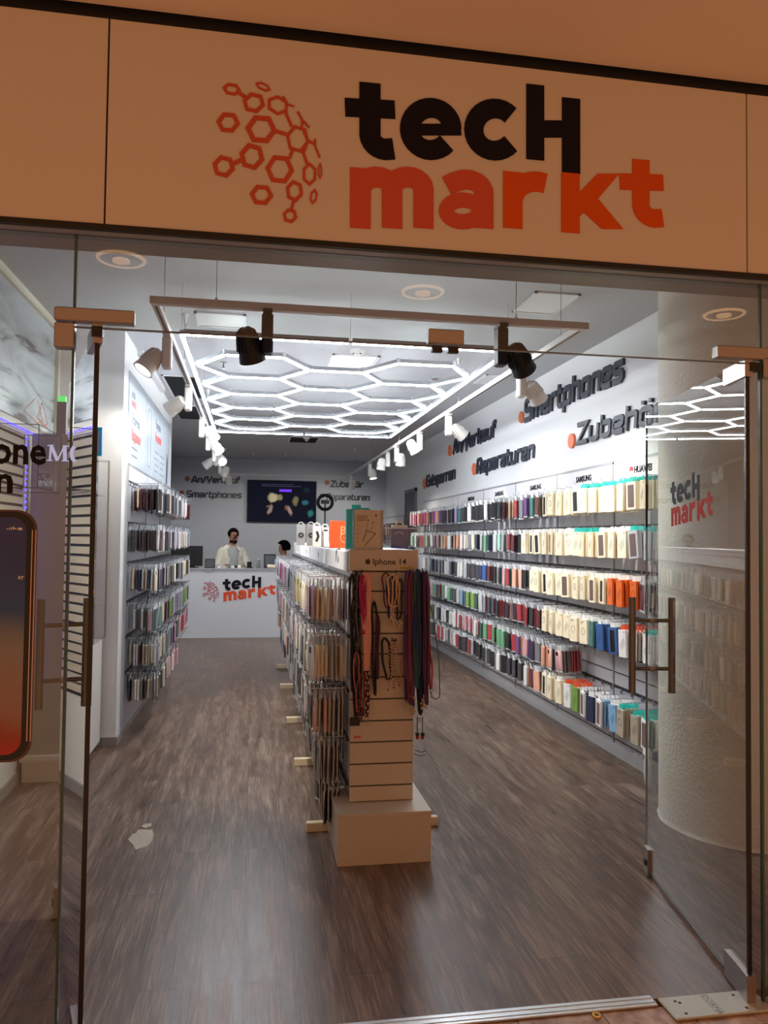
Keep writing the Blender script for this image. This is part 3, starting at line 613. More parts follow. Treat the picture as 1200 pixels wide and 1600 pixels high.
items = []      # every thing on a hook: kind, colour, tab, where, wall...
HOOKPOS = {'right wall': [], 'left wall': [], 'gondola': [], 'gondola right': []}
def zone(zs, y):
    for z in zs:
        if z[0] <= y < z[1]: return z
    return None
mixd = ['white', 'silver', 'navy', 'black', 'silver', 'dark grey', 'white', 'dark red', 'grey', 'blue']
RZ = [  # row by row: from y, to y, kind, colours, tab
 [(4.2, 5.6, 'box', ['cream'], 'teal'), (5.6, 6.45, 'box', ['cream'], 'white'), (6.45, 6.8, 'case', ['teal', 'sky blue', 'brown'], 0), (6.8, 7.3, 'case', ['brown', 'red', 'dark red', 'purple', 'grey', 'beige'], 0), (7.3, 8.0, 'case', ['blue', 'black', 'dark grey', 'dark grey', 'beige', 'silver', 'maroon'], 0), (8.0, 9.9, 'case', ['navy', 'silver', 'teal', 'dark grey', 'lilac', 'white', 'black'], 0), (9.9, 12.3, 'case', ['red', 'pink', 'beige', 'purple', 'dark grey', 'peach', 'hot pink'], 0)],
 [(4.2, 4.85, 'box', ['silver', 'white'], 'teal'), (4.85, 5.35, 'box', ['cream'], 'white'), (5.35, 5.8, 'box', ['cream'], 'teal'), (5.8, 6.95, 'box', ['cream'], 'white'), (6.95, 7.35, 'case', ['dark red', 'black', 'black', 'red'], 0), (7.35, 8.5, 'case', ['teal', 'green', 'grey', 'navy', 'silver', 'teal', 'mint'], 0), (8.5, 10.2, 'case', ['white', 'cream', 'peach', 'grey', 'white', 'beige', 'black'], 0), (10.2, 12.3, 'case', ['white', 'green', 'pink', 'yellow', 'dark grey', 'red', 'white'], 0)],
 [(4.2, 4.72, 'case', ['maroon', 'purple', 'dark grey', 'silver', 'dark red'], 0), (4.72, 5.12, 'box', ['orange'], 'white'), (5.12, 6.7, 'box', ['cream'], 'white'), (6.7, 7.0, 'case', ['black', 'dark grey'], 0), (7.0, 7.9, 'case', ['red', 'pink', 'teal', 'peach', 'black', 'grey', 'lilac'], 0), (7.9, 12.3, 'case', mixd, 0)],
 [(4.2, 4.68, 'box', ['white', 'white', 'teal'], 'teal'), (4.68, 5.02, 'box', ['white', 'greige'], 'red'), (5.02, 5.45, 'box', ['blue', 'teal', 'blue'], 'white'), (5.45, 6.5, 'box', ['cream'], 'white'), (6.5, 7.9, 'case', ['black', 'red', 'pink', 'dark red', 'navy', 'red', 'white'], 0), (7.9, 9.6, 'case', ['red', 'dark green', 'silver', 'sky blue', 'lime green', 'pink', 'dark grey'], 0), (9.6, 12.3, 'case', ['pink', 'hot pink', 'grey', 'green', 'white', 'red'], 0)],
 [(6.0, 7.2, 'case', ['pink', 'brown', 'navy', 'dark grey', 'peach', 'grey', 'red', 'purple'], 0), (7.2, 8.3, 'case', ['dark green', 'green', 'grey', 'red', 'black'], 0), (8.3, 9.4, 'case', ['peach', 'red', 'white', 'pink', 'white'], 0), (9.4, 12.3, 'case', ['white', 'black', 'dark grey', 'olive', 'white'], 0)],
 [(4.2, 4.42, 'none', [], 0), (4.42, 4.66, 'box', ['white', 'teal'], 'teal'), (4.66, 5.0, 'box', ['greige'], 'teal'), (5.0, 5.3, 'box', ['white', 'sky blue'], 'white'), (5.3, 5.6, 'box', ['navy', 'white'], 'white'), (5.6, 5.92, 'box', ['orange', 'lime green', 'white'], 'red'), (5.92, 6.4, 'box', ['cream'], 'white'), (6.4, 6.9, 'case', ['maroon', 'white', 'peach', 'dark red'], 0), (6.9, 7.6, 'case', ['black', 'dark grey'], 0), (7.6, 12.3, 'case', ['black', 'silver', 'white', 'dark grey', 'white', 'red'], 0)],
]
LZ = [
 [(6.4, 7.6, 'case', ['navy', 'black', 'dark grey', 'maroon', 'navy', 'beige'], 0), (7.6, 8.6, 'case', ['silver', 'white', 'grey', 'dark grey'], 0), (8.6, 9.2, 'case', ['orange', 'peach', 'white'], 0), (9.2, 9.8, 'case', ['dark red', 'red'], 0)],
 [(6.4, 7.3, 'case', ['maroon', 'dark grey', 'maroon', 'white'], 0), (7.3, 8.2, 'case', ['maroon', 'silver', 'lilac', 'pink'], 0), (8.2, 9.1, 'case', ['cream', 'hot pink', 'beige', 'white'], 0), (9.1, 9.8, 'case', ['sky blue', 'blue', 'white', 'green'], 0)],
 [(6.4, 6.9, 'case', ['cream', 'navy', 'beige', 'silver'], 0), (6.9, 7.8, 'case', ['navy', 'silver', 'maroon', 'olive', 'lilac'], 0), (7.8, 9.8, 'case', ['cream', 'black', 'grey', 'white'], 0)],
 [(6.4, 6.9, 'case', ['teal', 'silver', 'pink', 'dark grey', 'lilac'], 0), (6.9, 7.5, 'case', ['black', 'olive', 'beige', 'maroon'], 0), (7.5, 9.8, 'case', ['dark red', 'lime green', 'grey', 'purple', 'dark green'], 0)],
 [(6.4, 7.0, 'case', ['maroon', 'cream', 'greige', 'silver'], 0), (7.0, 8.0, 'case', ['cream', 'grey', 'greige', 'navy', 'mint'], 0), (8.0, 9.8, 'case', ['red', 'pink', 'beige', 'hot pink', 'black'], 0)],
 [(6.4, 7.7, 'case', ['dark grey', 'black', 'cream', 'grey', 'white', 'beige'], 0), (7.7, 8.6, 'case', ['peach', 'pink', 'white', 'black'], 0)],
]
GZ = [
 [(4, 4.5, 'case', ['cream', 'purple', 'pink', 'silver', 'dark red', 'cream'], 0), (4.5, 5.1, 'case', ['cream', 'yellow', 'cream', 'beige', 'peach'], 0), (5.1, 5.9, 'case', ['peach', 'cream', 'peach', 'yellow'], 0), (5.9, 7.4, 'case', ['silver', 'teal', 'dark grey', 'lilac'], 0), (7.4, 8.6, 'case', ['hot pink', 'purple', 'white', 'red'], 0), (8.6, 10, 'case', ['grey', 'white', 'silver'], 0)],
 [(4, 4.6, 'case', ['white', 'dark grey', 'silver', 'grey', 'cream'], 0), (4.6, 5.3, 'case', ['brown', 'peach', 'grey', 'white'], 0), (5.3, 6.2, 'case', ['peach', 'maroon', 'white', 'pink'], 0), (6.2, 7.4, 'case', ['black', 'silver', 'beige'], 0), (7.4, 8.6, 'case', ['red', 'pink', 'grey'], 0), (8.6, 10, 'case', ['grey', 'black', 'silver'], 0)],
 [(4, 10, 'case', ['grey', 'silver', 'greige', 'brown', 'dark grey', 'white', 'peach'], 0)],
 [(4, 5.2, 'case', ['dark grey', 'grey', 'black', 'brown', 'silver'], 0), (5.2, 10, 'case', ['grey', 'greige', 'silver', 'black', 'navy'], 0)],
 [(4, 4.7, 'case', ['black', 'dark grey', 'grey'], 0)],
]
ROWN = ['top row', 'second row', 'third row', 'fourth row', 'fifth row', 'sixth row']
def fill(wall, zs, rows, xface, nx, y0, y1, step, end, xdepth=.235, seed=1, wallname=None, dense=None):
    R = random.Random(seed); k = 0; y = y0
    while y < y1:
        k += 1
        for ri, zt_ in enumerate(rows):
            z = zone(zs[ri], y)
            if not z or z[2] == 'none': 
                if wall == 'right wall' and ri == 4: continue
                if not callable(xdepth): HOOKPOS[wall].append((y, zt_+.012))
                continue
            dz = R.uniform(-.006, .006); HOOKPOS[wall].append((y, zt_+dz+.006) if not callable(xdepth) else (y, zt_+dz+.006, xdepth(ri, y)+.012))
            kind = z[2]; n = R.choice([6, 7, 7, 8] if kind == 'case' else [5, 6, 7, 7]); pitch = .0235 if kind == 'case' else .027
            if kind == 'case': n = R.choice([8, 9, 9, 10])
            xd = xdepth(ri, y) if callable(xdepth) else xdepth; n = max(3, min(n, int(xd/pitch))); reach = R.uniform(.88, 1.0)*xd; base = reach-(n-1)*pitch; run = R.choice(z[3]); tilt0 = R.choice([0, 1, -1, 1])*R.uniform(0, .12)
            base = max(base, .012)
            for j in range(n):          # j = 0 is the frontmost
                d = base+(n-1-j)*pitch+R.uniform(-.003, .003)
                c = run if R.random() < .45 else R.choice(z[3])
                if wall == 'right wall' and hypot(xface+nx*d-2.83, y-4.12) < .53: continue
                items.append(dict(kind=kind, col=c, tab=z[4] or 'white', wall=wall, wn=wallname or wall, row=ri, hook=k, j=j, nx=nx, end=end,
                    loc=(xface+nx*d, y+R.uniform(-.006, .006), zt_+dz), rx=R.uniform(-.05, .05)+tilt0*.7, rz=R.uniform(-.14, .14)+tilt0*1.5, var=R.randrange(3), fr=R.choice([0, 1, 2, 2, 2, 3, 3])))
        y += step
RF = RX-.018-.01; LF = LX+.028
fill('right wall', RZ, RROWS, RF, -1, HOOKY0, 12.2, HSTEP, 'column', .245, 3)
LROWS = [2.02, 1.69, 1.37, 1.06, .78, .50]
fill('left wall', LZ, LROWS, LF, 1, 6.5, 9.75, .150, 'pillar', .235, 5)
GX0, GX1 = .515, .845; GY0, GY1 = 4.0, 9.9
GROWS = [1.375, 1.075, .79, .54, .31]
fill('gondola', GZ, GROWS, GX0-.012, -1, 4.14, 9.8, .150, 'tower', lambda r, y: [.195, .20, .18, .14, .10][r], 9, 'gondola')
fill('gondola right', [[(4, 10, 'case', ['grey', 'white', 'silver', 'beige', 'pink', 'black', 'cream'], 0)]]*4, GROWS[:4], GX1+.012, 1, 5.5, 9.8, .2, 'tower', .2, 11, 'gondola')

# the largest in view become things of their own, the rest one mass per kind
def inview(it):
    v = Vector(it['loc'])-Vector((0, 0, .1))-CAM; z = v.dot(_fw); x = 600+FOC*v.dot(_r)/z; return z > 0 and -5 < x < 1047
for it in items:
    d2 = (Vector(it['loc'])-CAM).length_squared
    vis = 1.0 if it['j'] == 0 else (.75 if it['j'] < 4 else .45)
    if it['wall'] == 'gondola' and it['row'] == 4: vis *= .7
    it['score'] = (vis/d2 if inview(it) and it['wall'] != 'gondola right' else 0)
single = set()
for kd in ('case', 'box'):
    L_ = sorted([i for i, it in enumerate(items) if it['kind'] == kd and it['score'] > 0], key=lambda i: -items[i]['score'])[:300]
    single |= set(L_)
def xf(it):
    return Matrix.Translation(it['loc']) @ Matrix.Rotation((pi if it['nx'] < 0 else 0)+it['rz'], 4, 'Z') @ Matrix.Rotation(it['rx'], 4, 'X')
protoc = None
for i in sorted(single):
    it = items[i]; o = bpy.data.objects.new('phone_case' if it['kind'] == 'case' else 'boxed_accessory', None); o.empty_display_size = .02; C.objects.link(o); o.matrix_world = xf(it)
    if it['kind'] == 'case':
        ps = [('case_body', case_body(it['var'], it['col'])), ('clear_bag_top', CASE[it['var']][2])]
        if it['j'] == 0: ps.append(('camera_window', CASE[it['var']][1]))
        noun = it['col']+' phone case'
    else:
        b_, t_ = boxm(it['col'], it['tab']); ps = [('box_body', b_), ('hang_tab', t_)]
        if it['j'] == 0: ps.append((FRONT[it['fr']].name.split('.')[0], FRONT[it['fr']]))
        noun = it['col']+' accessory box'
    for n_, me in ps:
        c = bpy.data.objects.new(n_, me); C.objects.link(c); c.parent = first_ if n_ in ('camera_window', 'window', 'printed_picture') else o
        if n_ in ('case_body', 'box_body'): first_ = c
    pos = ['frontmost', 'second', 'third', 'fourth', 'fifth', 'sixth', 'seventh', 'eighth', 'ninth', 'tenth'][it['j']]
    side = {'right wall': 'right wall', 'left wall': 'left wall', 'gondola': 'centre stand'}[it['wall']]
    o['label'] = '%s, %s on %s hook from %s, %s, %s' % (noun, pos, ordn(it['hook']), it['end'], ROWN[it['row']], side)
    o['category'] = 'phone case' if it['kind'] == 'case' else 'accessory box'
    o['group'] = ('phone cases' if it['kind'] == 'case' else 'boxed accessories')+' hanging on the '+side+', '+ROWN[it['row']]
def mass(kind, name, label, cat):
    mb = MB(); mats = [CM[k] for k in KEYS]+[BAG, TEALTAB, WPL, REDTAB]; nb = len(KEYS)
    for i, it in enumerate(items):
        if i in single or it['kind'] != kind: continue
        T = xf(it); ci = KI[it['col']]
        if kind == 'case':
            w_, h = ((.078, .165), (.074, .155), (.082, .172))[it['var']]; c = .008
            ou = [(-w_/2+c, -h), (w_/2-c, -h), (w_/2, -h+c), (w_/2, -c), (w_/2-c, 0), (-w_/2+c, 0), (-w_/2, -c), (-w_/2, -h+c)]
            mb.loft([[(-.006, y, z-.04) for y, z in ou], [(.0065, y, z-.04) for y, z in ou]], ci, T=T)
            mb.add([(.006, -w_*.3, .005), (.0, 0, .009), (.006, w_*.3, .004), (-.004, -w_*.55, -.044), (.007, 0, -.04), (-.003, w_*.55, -.046)], [(0, 1, 4, 3), (1, 2, 5, 4)], nb, T)
            for q in (-1, 1): mb.add([(.003, q*w_*.55, -.04), (.003, q*w_*.53, -.04), (.003, q*w_*.53, -.045-h), (.003, q*w_*.55, -.045-h)], [(0, 1, 2, 3)], nb, T)
            mb.add([(.004, -w_*.54, -.04-h), (-.002, w_*.54, -.04-h), (.0, w_*.54, -.054-h), (.006, -w_*.54, -.052-h)], [(0, 1, 2, 3)], nb, T)
        else:
            wd, h, th = .098, .185, .017; mb.box((-th/2, -wd/2, -.03-h), (th/2, wd/2, -.03), ci, T)
            mb.box((-.0012, -.024, -.031), (.0012, .024, .002), nb+{'teal': 1, 'white': 2, 'red': 3}[it['tab']], T)
    o = obj(name, mb, mats); tag(o, label, cat, kind='stuff')
mass('case', 'phone_cases', 'mass of bagged phone cases packed on the farther hooks of walls and centre stand', 'phone cases')
mass('box', 'accessory_boxes', 'accessory boxes packed behind and beyond the nearest ones, mostly on the right wall', 'boxes')

# panels
for i, y0 in enumerate([PANEL_Y[0]-1.12]+PANEL_Y[:-1]):
    y1 = PANEL_Y[i]
    hd = ['HUAWEI', 'HUAWEI', 'SAMSUNG', 'SAMSUNG', 'SAMSUNG', 'SAMSUNG', 'XIAOMI', 'XIAOMI'][i]
    where = ['hidden behind the column', 'nearest the column', 'second from the column', 'third from the column', 'fourth from the column', 'fifth from the column', 'sixth from the column', 'farthest from the column'][i]
    if i == 0: continue
    if hd == 'XIAOMI': hd = ''
    t = panel('slatwall_panel', 'grey wall display panel on the right wall, '+where, RX, -1, y0, y1, 2.215, [z+.012 for z in RROWS], .085, hd, [(y, z) for y, z in HOOKPOS['right wall'] if y0 <= y < y1], grooves=[.12, .62, .9], group='display panels along the right wall')
ly = [6.42, 7.52, 8.62, 9.72]
for i in range(3):
    panel('slatwall_panel', 'grey wall display panel on the left wall, '+['nearest the pillar', 'middle one', 'farthest from the pillar'][i], LX, 1, ly[i], ly[i+1], 2.18, [z+.012 for z in LROWS], .065, '', [(y, z) for y, z in HOOKPOS['left wall'] if ly[i] <= y < ly[i+1]], group='display panels along the left wall')
# far right slat area beyond the dark doorway
t = panel('slatwall_panel', 'small display panel in the far right corner beyond the doorway', RX, -1, 13.9, 15.9, 2.05, [1.9, 1.6], .3, '', [])
k = MB(); R5 = random.Random(4)
for i in range(34):
    y = 13.95+i*.055; k.box((RX-.2, y, 1.68), (RX-.017, y+.03, 1.88), KI[R5.choice(['maroon', 'black', 'dark red', 'purple', 'peach'])])
tag(obj('boxed_goods', k, [CM[q] for q in KEYS]), 'dark red and black goods packed in the far right corner', 'goods', kind='stuff')
# three plastic bags low on the right wall by the column, and three white fluffy ones above
for i, (y, z, c, lab) in enumerate(((4.62, .27, 'white', 'bag of a white cable hanging lowest by the column, leftmost of three'), (4.50, .27, 'navy', 'blue-topped plastic bag hanging lowest by the column, middle of three'), (4.38, .27, 'blue', 'blue-topped plastic bag hanging lowest by the column, nearest the entrance'),
                                    (4.40, .50, 'white', 'fluffy white bag in the sixth row by the column, leftmost'), (4.35, .50, 'white', 'fluffy white bag in the sixth row by the column, middle'), (4.30, .50, 'white', 'fluffy white bag in the sixth row by the column, rightmost'))):
    t = thing('goods_bag', lab, 'bag', (RX-.24, y, z)); R6 = random.Random(i); wd = .045 if z < .4 else .018
    rings = []
    for kk, (q, s_) in enumerate(((0, .25), (-.03, .7), (-.08, 1), (-.14, 1.05), (-.19, .9), (-.215, .5))):
        rings.append([(RX-.24+.028*s_*cos(a*pi/6)+R6.uniform(-.004, .004), y+wd*s_*sin(a*pi/6)+R6.uniform(-.004, .004), z+q) for a in range(12)])
    obj('bag_body', MB().loft(rings), BAG if c == 'white' else M('smoky_bag', (120, 126, 136), .2, coat=.5, bump=(60, .6)), t, smooth=True)
    obj('bag_header', MB().box((RX-.262, y-wd*.8, z-.02), (RX-.218, y+wd*.8, z+.03)), CM[c], t)
# ---------------------------------------------------------------- gondola in the middle of the shop
GLAM = M('cream_gondola_laminate', (208, 198, 184), .42)
g = thing('display_gondola', 'long double-sided centre display stand of cream slatwall boards', 'display stand', (.68, GY0, 0))
obj('core', MB().box((GX0+.012, 4.30, .12), (GX1-.012, GY1, 1.50)).box((GX0+.012, GY0+.02, .252), (GX1-.012, 4.30, 1.50)), SLAT, g)
# end boards facing the entrance, split by dark slots
slots = [.25]+[U(1, GY0, 600, y).z for y in (1227, 1193, 1159, 1126, 1092, 1058, 1022, 990, 957, 924)]+[U(1, GY0, 600, 893).z]
mb = MB(); gr = MB()
for a, b in zip(slots[:-1], slots[1:]):
    mb.box((GX0, GY0-.001, a+.004), (GX1, GY0+.02, b-.003), ch=.0015); gr.box((GX0+.002, GY0+.006, b-.003), (GX1-.002, GY0+.02, b+.004))
obj('end_board', mb, GLAM, g); obj('slot', gr, GROOVE, g)
hb_m = MB().box((GX0-.018, GY0-.02, slots[-1]+.004), (GX1+.012, GY0+.02, 1.545), ch=.003); HBX = obj('header_box', hb_m, GLAM, g)
# side boards with slots
mb = MB(); gr = MB(); zs_ = [.14+.104*i for i in range(14)]
for x0, x1 in ((GX0, GX0+.012), (GX1-.012, GX1)):
    for a, b in zip(zs_[:-1], zs_[1:]): mb.box((x0, GY0+.02 if a > .25 else 4.30, a+.0035), (x1, GY1, b-.0035))
    mb.box((x0, GY0+.02, zs_[-1]+.004), (x1, GY1, 1.535))
obj('side_boards', mb, SLAT, g)
obj('top_board', MB().box((GX0-.005, GY0+.02, 1.535), (GX1+.005, GY1, 1.545)), SLAT, g)
for i in range(4):       # header boxes on the left side, one per bay
    y0 = GY0+.08+i*1.36; obj('side_header', MB().box((GX0-.02, y0, 1.425), (GX0-.001, y0+1.28, 1.533), ch=.002), SLAT, g)
mb = MB()
for z in GROWS: mb.box((GX0-.011, GY0+.06, z+.006), (GX0-.001, GY1, z+.022)); mb.box((GX1+.001, GY0+.06, z+.006), (GX1+.011, GY1, z+.022))
obj('hook_rail', mb, BHOOK, g)
for y in (4.33, 5.575, 6.85, 8.4, 9.7):
    obj('foot_beam', MB().box((.32, y-.035, .0), (1.055, y+.005, .05), ch=.003), M('cream_wood_beam', (232, 214, 182), .5), g)
def apple(O, A, B, N, s, par, mat):
    P_ = arc(-.2, .1, .33, .46, 75, 235, 12)+[(-.06, -.47), (.0, -.42), (.06, -.47)]+arc(.2, .06, .3, .44, -75, -12, 6)+arc(.62, .2, .26, .24, 220, 145, 5)+arc(.2, .2, .3, .36, 35, 100, 6)+[(.0, .46)]
    mb = MB(); mb.poly([(p[0]*s, p[1]*s) for p in P_], O, A, B, N, .0012); mb.poly([(p[0]*s, p[1]*s) for p in ((.0, .56), (.03, .74), (.2, .88), (.21, .72), (.12, .6))], O, A, B, N, .0012)
    return obj('header_emblem', mb, mat, par)
hy = GY0-.0205; e = U(1, hy, 575, 878); ts = U(1, hy, 582, 882); te = U(1, hy, 629, 881)
GB = M('dark_header_print', (44, 40, 60), .45); apple((e.x, hy, e.z-.001), (1, 0, 0), (0, 0, 1), (0, -1, 0), .026, HBX, GB)
ftext('Iphone 14', .044, (ts.x, hy, ts.z), (1, 0, 0), (0, 0, 1), (0, -1, 0), GB, 'header_word', HBX, off=.0005)
e = U(1, hy, 634, 887); obj('price_strip', MB().box((e.x-.032, hy-.0015, e.z-.006), (e.x+.03, hy+.001, e.z+.006)), M('yellow_label', (196, 178, 70), .5), HBX)
for i in range(4): apple((GX0-.0205, GY0+.5+i*1.36, 1.475), (0, -1, 0), (0, 0, 1), (-1, 0, 0), .03, g, BLK)
for i, (y, z, dd) in enumerate(HOOKPOS['gondola']):
    o = bpy.data.objects.new('hook', HKS); C.objects.link(o); o.parent = g; o.matrix_parent_inverse = Matrix.Translation(-g.location); o.location = (GX0-.012, y, z+.006); o.rotation_euler = (0, 0, pi); o.scale = (dd/.214, 1, 1)
    if i >= 99: break
mb = MB()
for (y, z, dd) in HOOKPOS['gondola'][100:]: mb.box((GX0-.012-dd, y-.002, z+.004), (GX0-.012, y+.002, z+.008))
for (y, z) in HOOKPOS['gondola right']: mb.box((GX1+.012, y-.002, z+.004), (GX1+.21, y+.002, z+.008))
o = obj('hooks', mb, HOOK, g); o['kind'] = 'stuff'
# the plinth box in front
t = thing('plinth_box', 'low cream box standing in front of the centre display stand', 'box', (.67, 3.83, 0))
bz = .25; T0 = (0.437, 3.83); 
obj('body', MB().box((.437, 3.832, 0), (.905, 4.285, bz-.02)), GLAM, t)
obj('lid', MB().box((.434, 3.829, bz-.0195), (.908, 4.29, bz), ch=.0015), GLAM, t)

# ---- things standing on the gondola
TZ = 1.545
def carton(name, label, x0, y0, x1, y1, z0, z1, mat, parts=None, cat='box', group=None):
    t = thing(name, label, cat, ((x0+x1)/2, (y0+y1)/2, z0), group)
    obj('box_body', MB().box((x0, y0, z0), (x1, y1, z1), ch=.0015), mat, t)
    return t
BEIGE = M('beige_box_print', (216, 200, 182), .4); TEALB = M('teal_box_side', (36, 140, 132), .4)
yf = 4.02
a = U(1, yf, 553, 857); b = U(1, yf, 593, 797)
t = carton('earphone_box', 'tall beige and teal neckband earphone box on the stand header', a.x, yf, b.x+.02, yf+.075, TZ, b.z, BEIGE)
obj('teal_side', MB().box((a.x-.0015, yf, TZ+.0005), (a.x, yf+.075, b.z)), TEALB, t)
obj('clear_side', MB().box((b.x+.006, yf-.001, TZ+.0005), (b.x+.021, yf+.001, b.z)), M('grey_green_box_edge', (168, 178, 170), .3), t)
obj('hang_tab', MB().poly([(-.03, 0), (.03, 0), (.02, .013), (-.02, .013)], ((a.x+b.x)/2, yf+.07, b.z), (1, 0, 0), (0, 0, 1), (0, -1, 0), .002), TEALTAB, t)
k = MB(); F = ((a.x, yf-.0005, TZ), (1, 0, 0), (0, 0, 1), (0, -1, 0))
W_ = b.x-a.x; H_ = b.z-TZ
k.ribbon([(W_*.35, H_*.2), (W_*.5, H_*.47), (W_*.85, H_*.4), (W_*.5, H_*.15), (W_*.43, H_*.1)], .0035, *F, .0008); k.ribbon([(W_*.48, H_*.47), (W_*.55, H_*.72)], .001, *F, .0008); k.ribbon([(W_*.65, H_*.44), (W_*.75, H_*.66)], .001, *F, .0008)
k.disc((a.x+W_*.55, yf-.0005, TZ+H_*.74), (0, -1, 0), .004, .001, 10); k.disc((a.x+W_*.75, yf-.0005, TZ+H_*.68), (0, -1, 0), .004, .001, 10); k.disc((a.x+W_*.86, yf-.0005, TZ+H_*.86), (0, -1, 0), .005, .001, 10)
for q in range(3): k.ribbon([(W_*.1, H_*(.84-q*.05)), (W_*(.55-.06*q), H_*(.84-q*.05))], .003, *F, .0008)
for q in range(5): k.ribbon([(W_*.1, H_*(.6-q*.1)), (W_*.16, H_*(.6-q*.1))], .003, *F, .0008)
obj('front_print', k, PRINT, t)
a2 = U(1, 4.2, 541, 856); b2 = U(1, 4.2, 553, 794); t = carton('earphone_box', 'teal box standing right behind the beige neckband box', a2.x, 4.2, a2.x+.12, 4.26, TZ, b2.z-.005, TEALB)
obj('hang_tab', MB().box((a2.x+.03, 4.22, b2.z-.005), (a2.x+.08, 4.223, b2.z+.02)), TEALTAB, t)
yo = 4.55; a = U(1, yo, 516, 852); b = U(1, yo, 541, 814)
OB = M('orange_box_print', (232, 88, 44), .4)
t = carton('orange_gift_box', 'bright orange box with pale print on top of the centre stand', a.x, yo, b.x+.02, yo+.06, TZ, b.z, OB)
ftext('B', .07, (a.x+.055, yo-.001, TZ+.08), (1, 0, 0), (0, 0, 1), (0, -1, 0), M('pale_orange_print', (244, 176, 130), .4), 'front_print', t)
obj('print_circle', MB().tube([(a.x+.09+.03*cos(q*pi/8), yo-.001, TZ+.06+.03*sin(q*pi/8)) for q in range(16)], .003, 5, closed=True), M('pale_orange_print', (244, 176, 130), .4), t)
def whitebox(px0, py0, px1, py1, y, lab, pr, z0=TZ):
    a = U(1, y, px0, py1); b = U(1, y, px1, py0)
    t = carton('earphone_box', lab, a.x, y, b.x, y+.07, z0, b.z, WPL, group=None)
    cx = (a.x+b.x)/2; hh = b.z-z0; k = MB(); s_ = (b.x-a.x)
    if pr == 0: k.tube([(cx+.25*s_*cos(q*pi/6), y-.001, z0+hh*.5+.25*s_*sin(q*pi/6)) for q in range(12)], .006, 5, closed=True)
    if pr == 1: k.ribbon([(cx-.1*s_, z0+hh*.25), (cx+.15*s_, z0+hh*.5), (cx-.05*s_, z0+hh*.75)], .016, (0, y-.0005, 0), (1, 0, 0), (0, 0, 1), (0, -1, 0), .001)
    if pr == 2: k.box((cx-.3*s_, y-.0015, z0+hh*.8), (cx+.3*s_, y, z0+hh*.88))
    obj('front_print', k, PRINT, t)
    obj('hang_tab', MB().ribbon(arc(cx, b.z, .02, .02, 0, 180, 8), .008, (0, y+.03, 0), (1, 0, 0), (0, 0, 1), (0, -1, 0), .002), WPL, t)
whitebox(489, 822, 502, 852, 5.0, 'white earbud box with bone-shaped print, right of the other white boxes', 1)
whitebox(503, 824, 514, 852, 5.05, 'plain white box squeezed between printed box and orange box', 2)
whitebox(480, 820, 492, 850, 5.6, 'white box with half-round print, middle of the white boxes on the stand', 0)
whitebox(464, 820, 477, 848, 6.0, 'white box with round print and hanging loop, leftmost on the stand', 0)
# clear oval pack with navy card
y = 4.06; a = U(1, y, 594, 830); b = U(1, y, 655, 830); cx = (a.x+b.x)/2; hw = (b.x-a.x)/2; zt_ = U(1, y, 620, 825).z; zb_ = TZ
CLR = glass('clear_blister', (.93, .95, .97, 1), gain=2.2)
t = thing('earbud_pack', 'clear boat-shaped plastic pack holding a navy card', 'package', (cx, y, zb_))
rg = []
for q in range(9):
    v = q/8; hx_ = hw*sqrt(max(0.0, 1-(1-v)**2))*.92+.02; rg.append([(cx+hx_*cos(i*pi/10), y+.03+.032*sin(i*pi/10), zb_+.001+(zt_-zb_)*v) for i in range(20)])
obj('clear_shell', MB().loft(rg), CLR, t, smooth=True)
k = MB().tube([(cx+(hw*.92+.02)*cos(i*pi/16), y+.03+.033*sin(i*pi/16), zt_) for i in range(32)], .003, 5, closed=True); obj('rim', k, M('frosted_rim', (206, 214, 220), .2), t)
obj('card', MB().box((cx-.045, y+.012, zb_+.008), (cx+.05, y+.02, zt_-.005)), M('navy_card', (62, 96, 170), .4), t)
obj('card_print', MB().ribbon(arc(cx, zt_-.04, .026, .018, 20, 160, 8), .006, (0, y+.012, 0), (1, 0, 0), (0, 0, 1), (0, -1, 0), .001), M('pale_print', (176, 190, 208), .4), t)
obj('handle', MB().box((cx-.04, y+.01, zt_), (cx+.045, y+.04, zt_+.016), ch=.003).ribbon(arc(cx+.002, zt_+.014, .02, .02, 0, 180, 10), .008, (0, y+.02, 0), (1, 0, 0), (0, 0, 1), (0, -1, 0), .004), WPL, t)

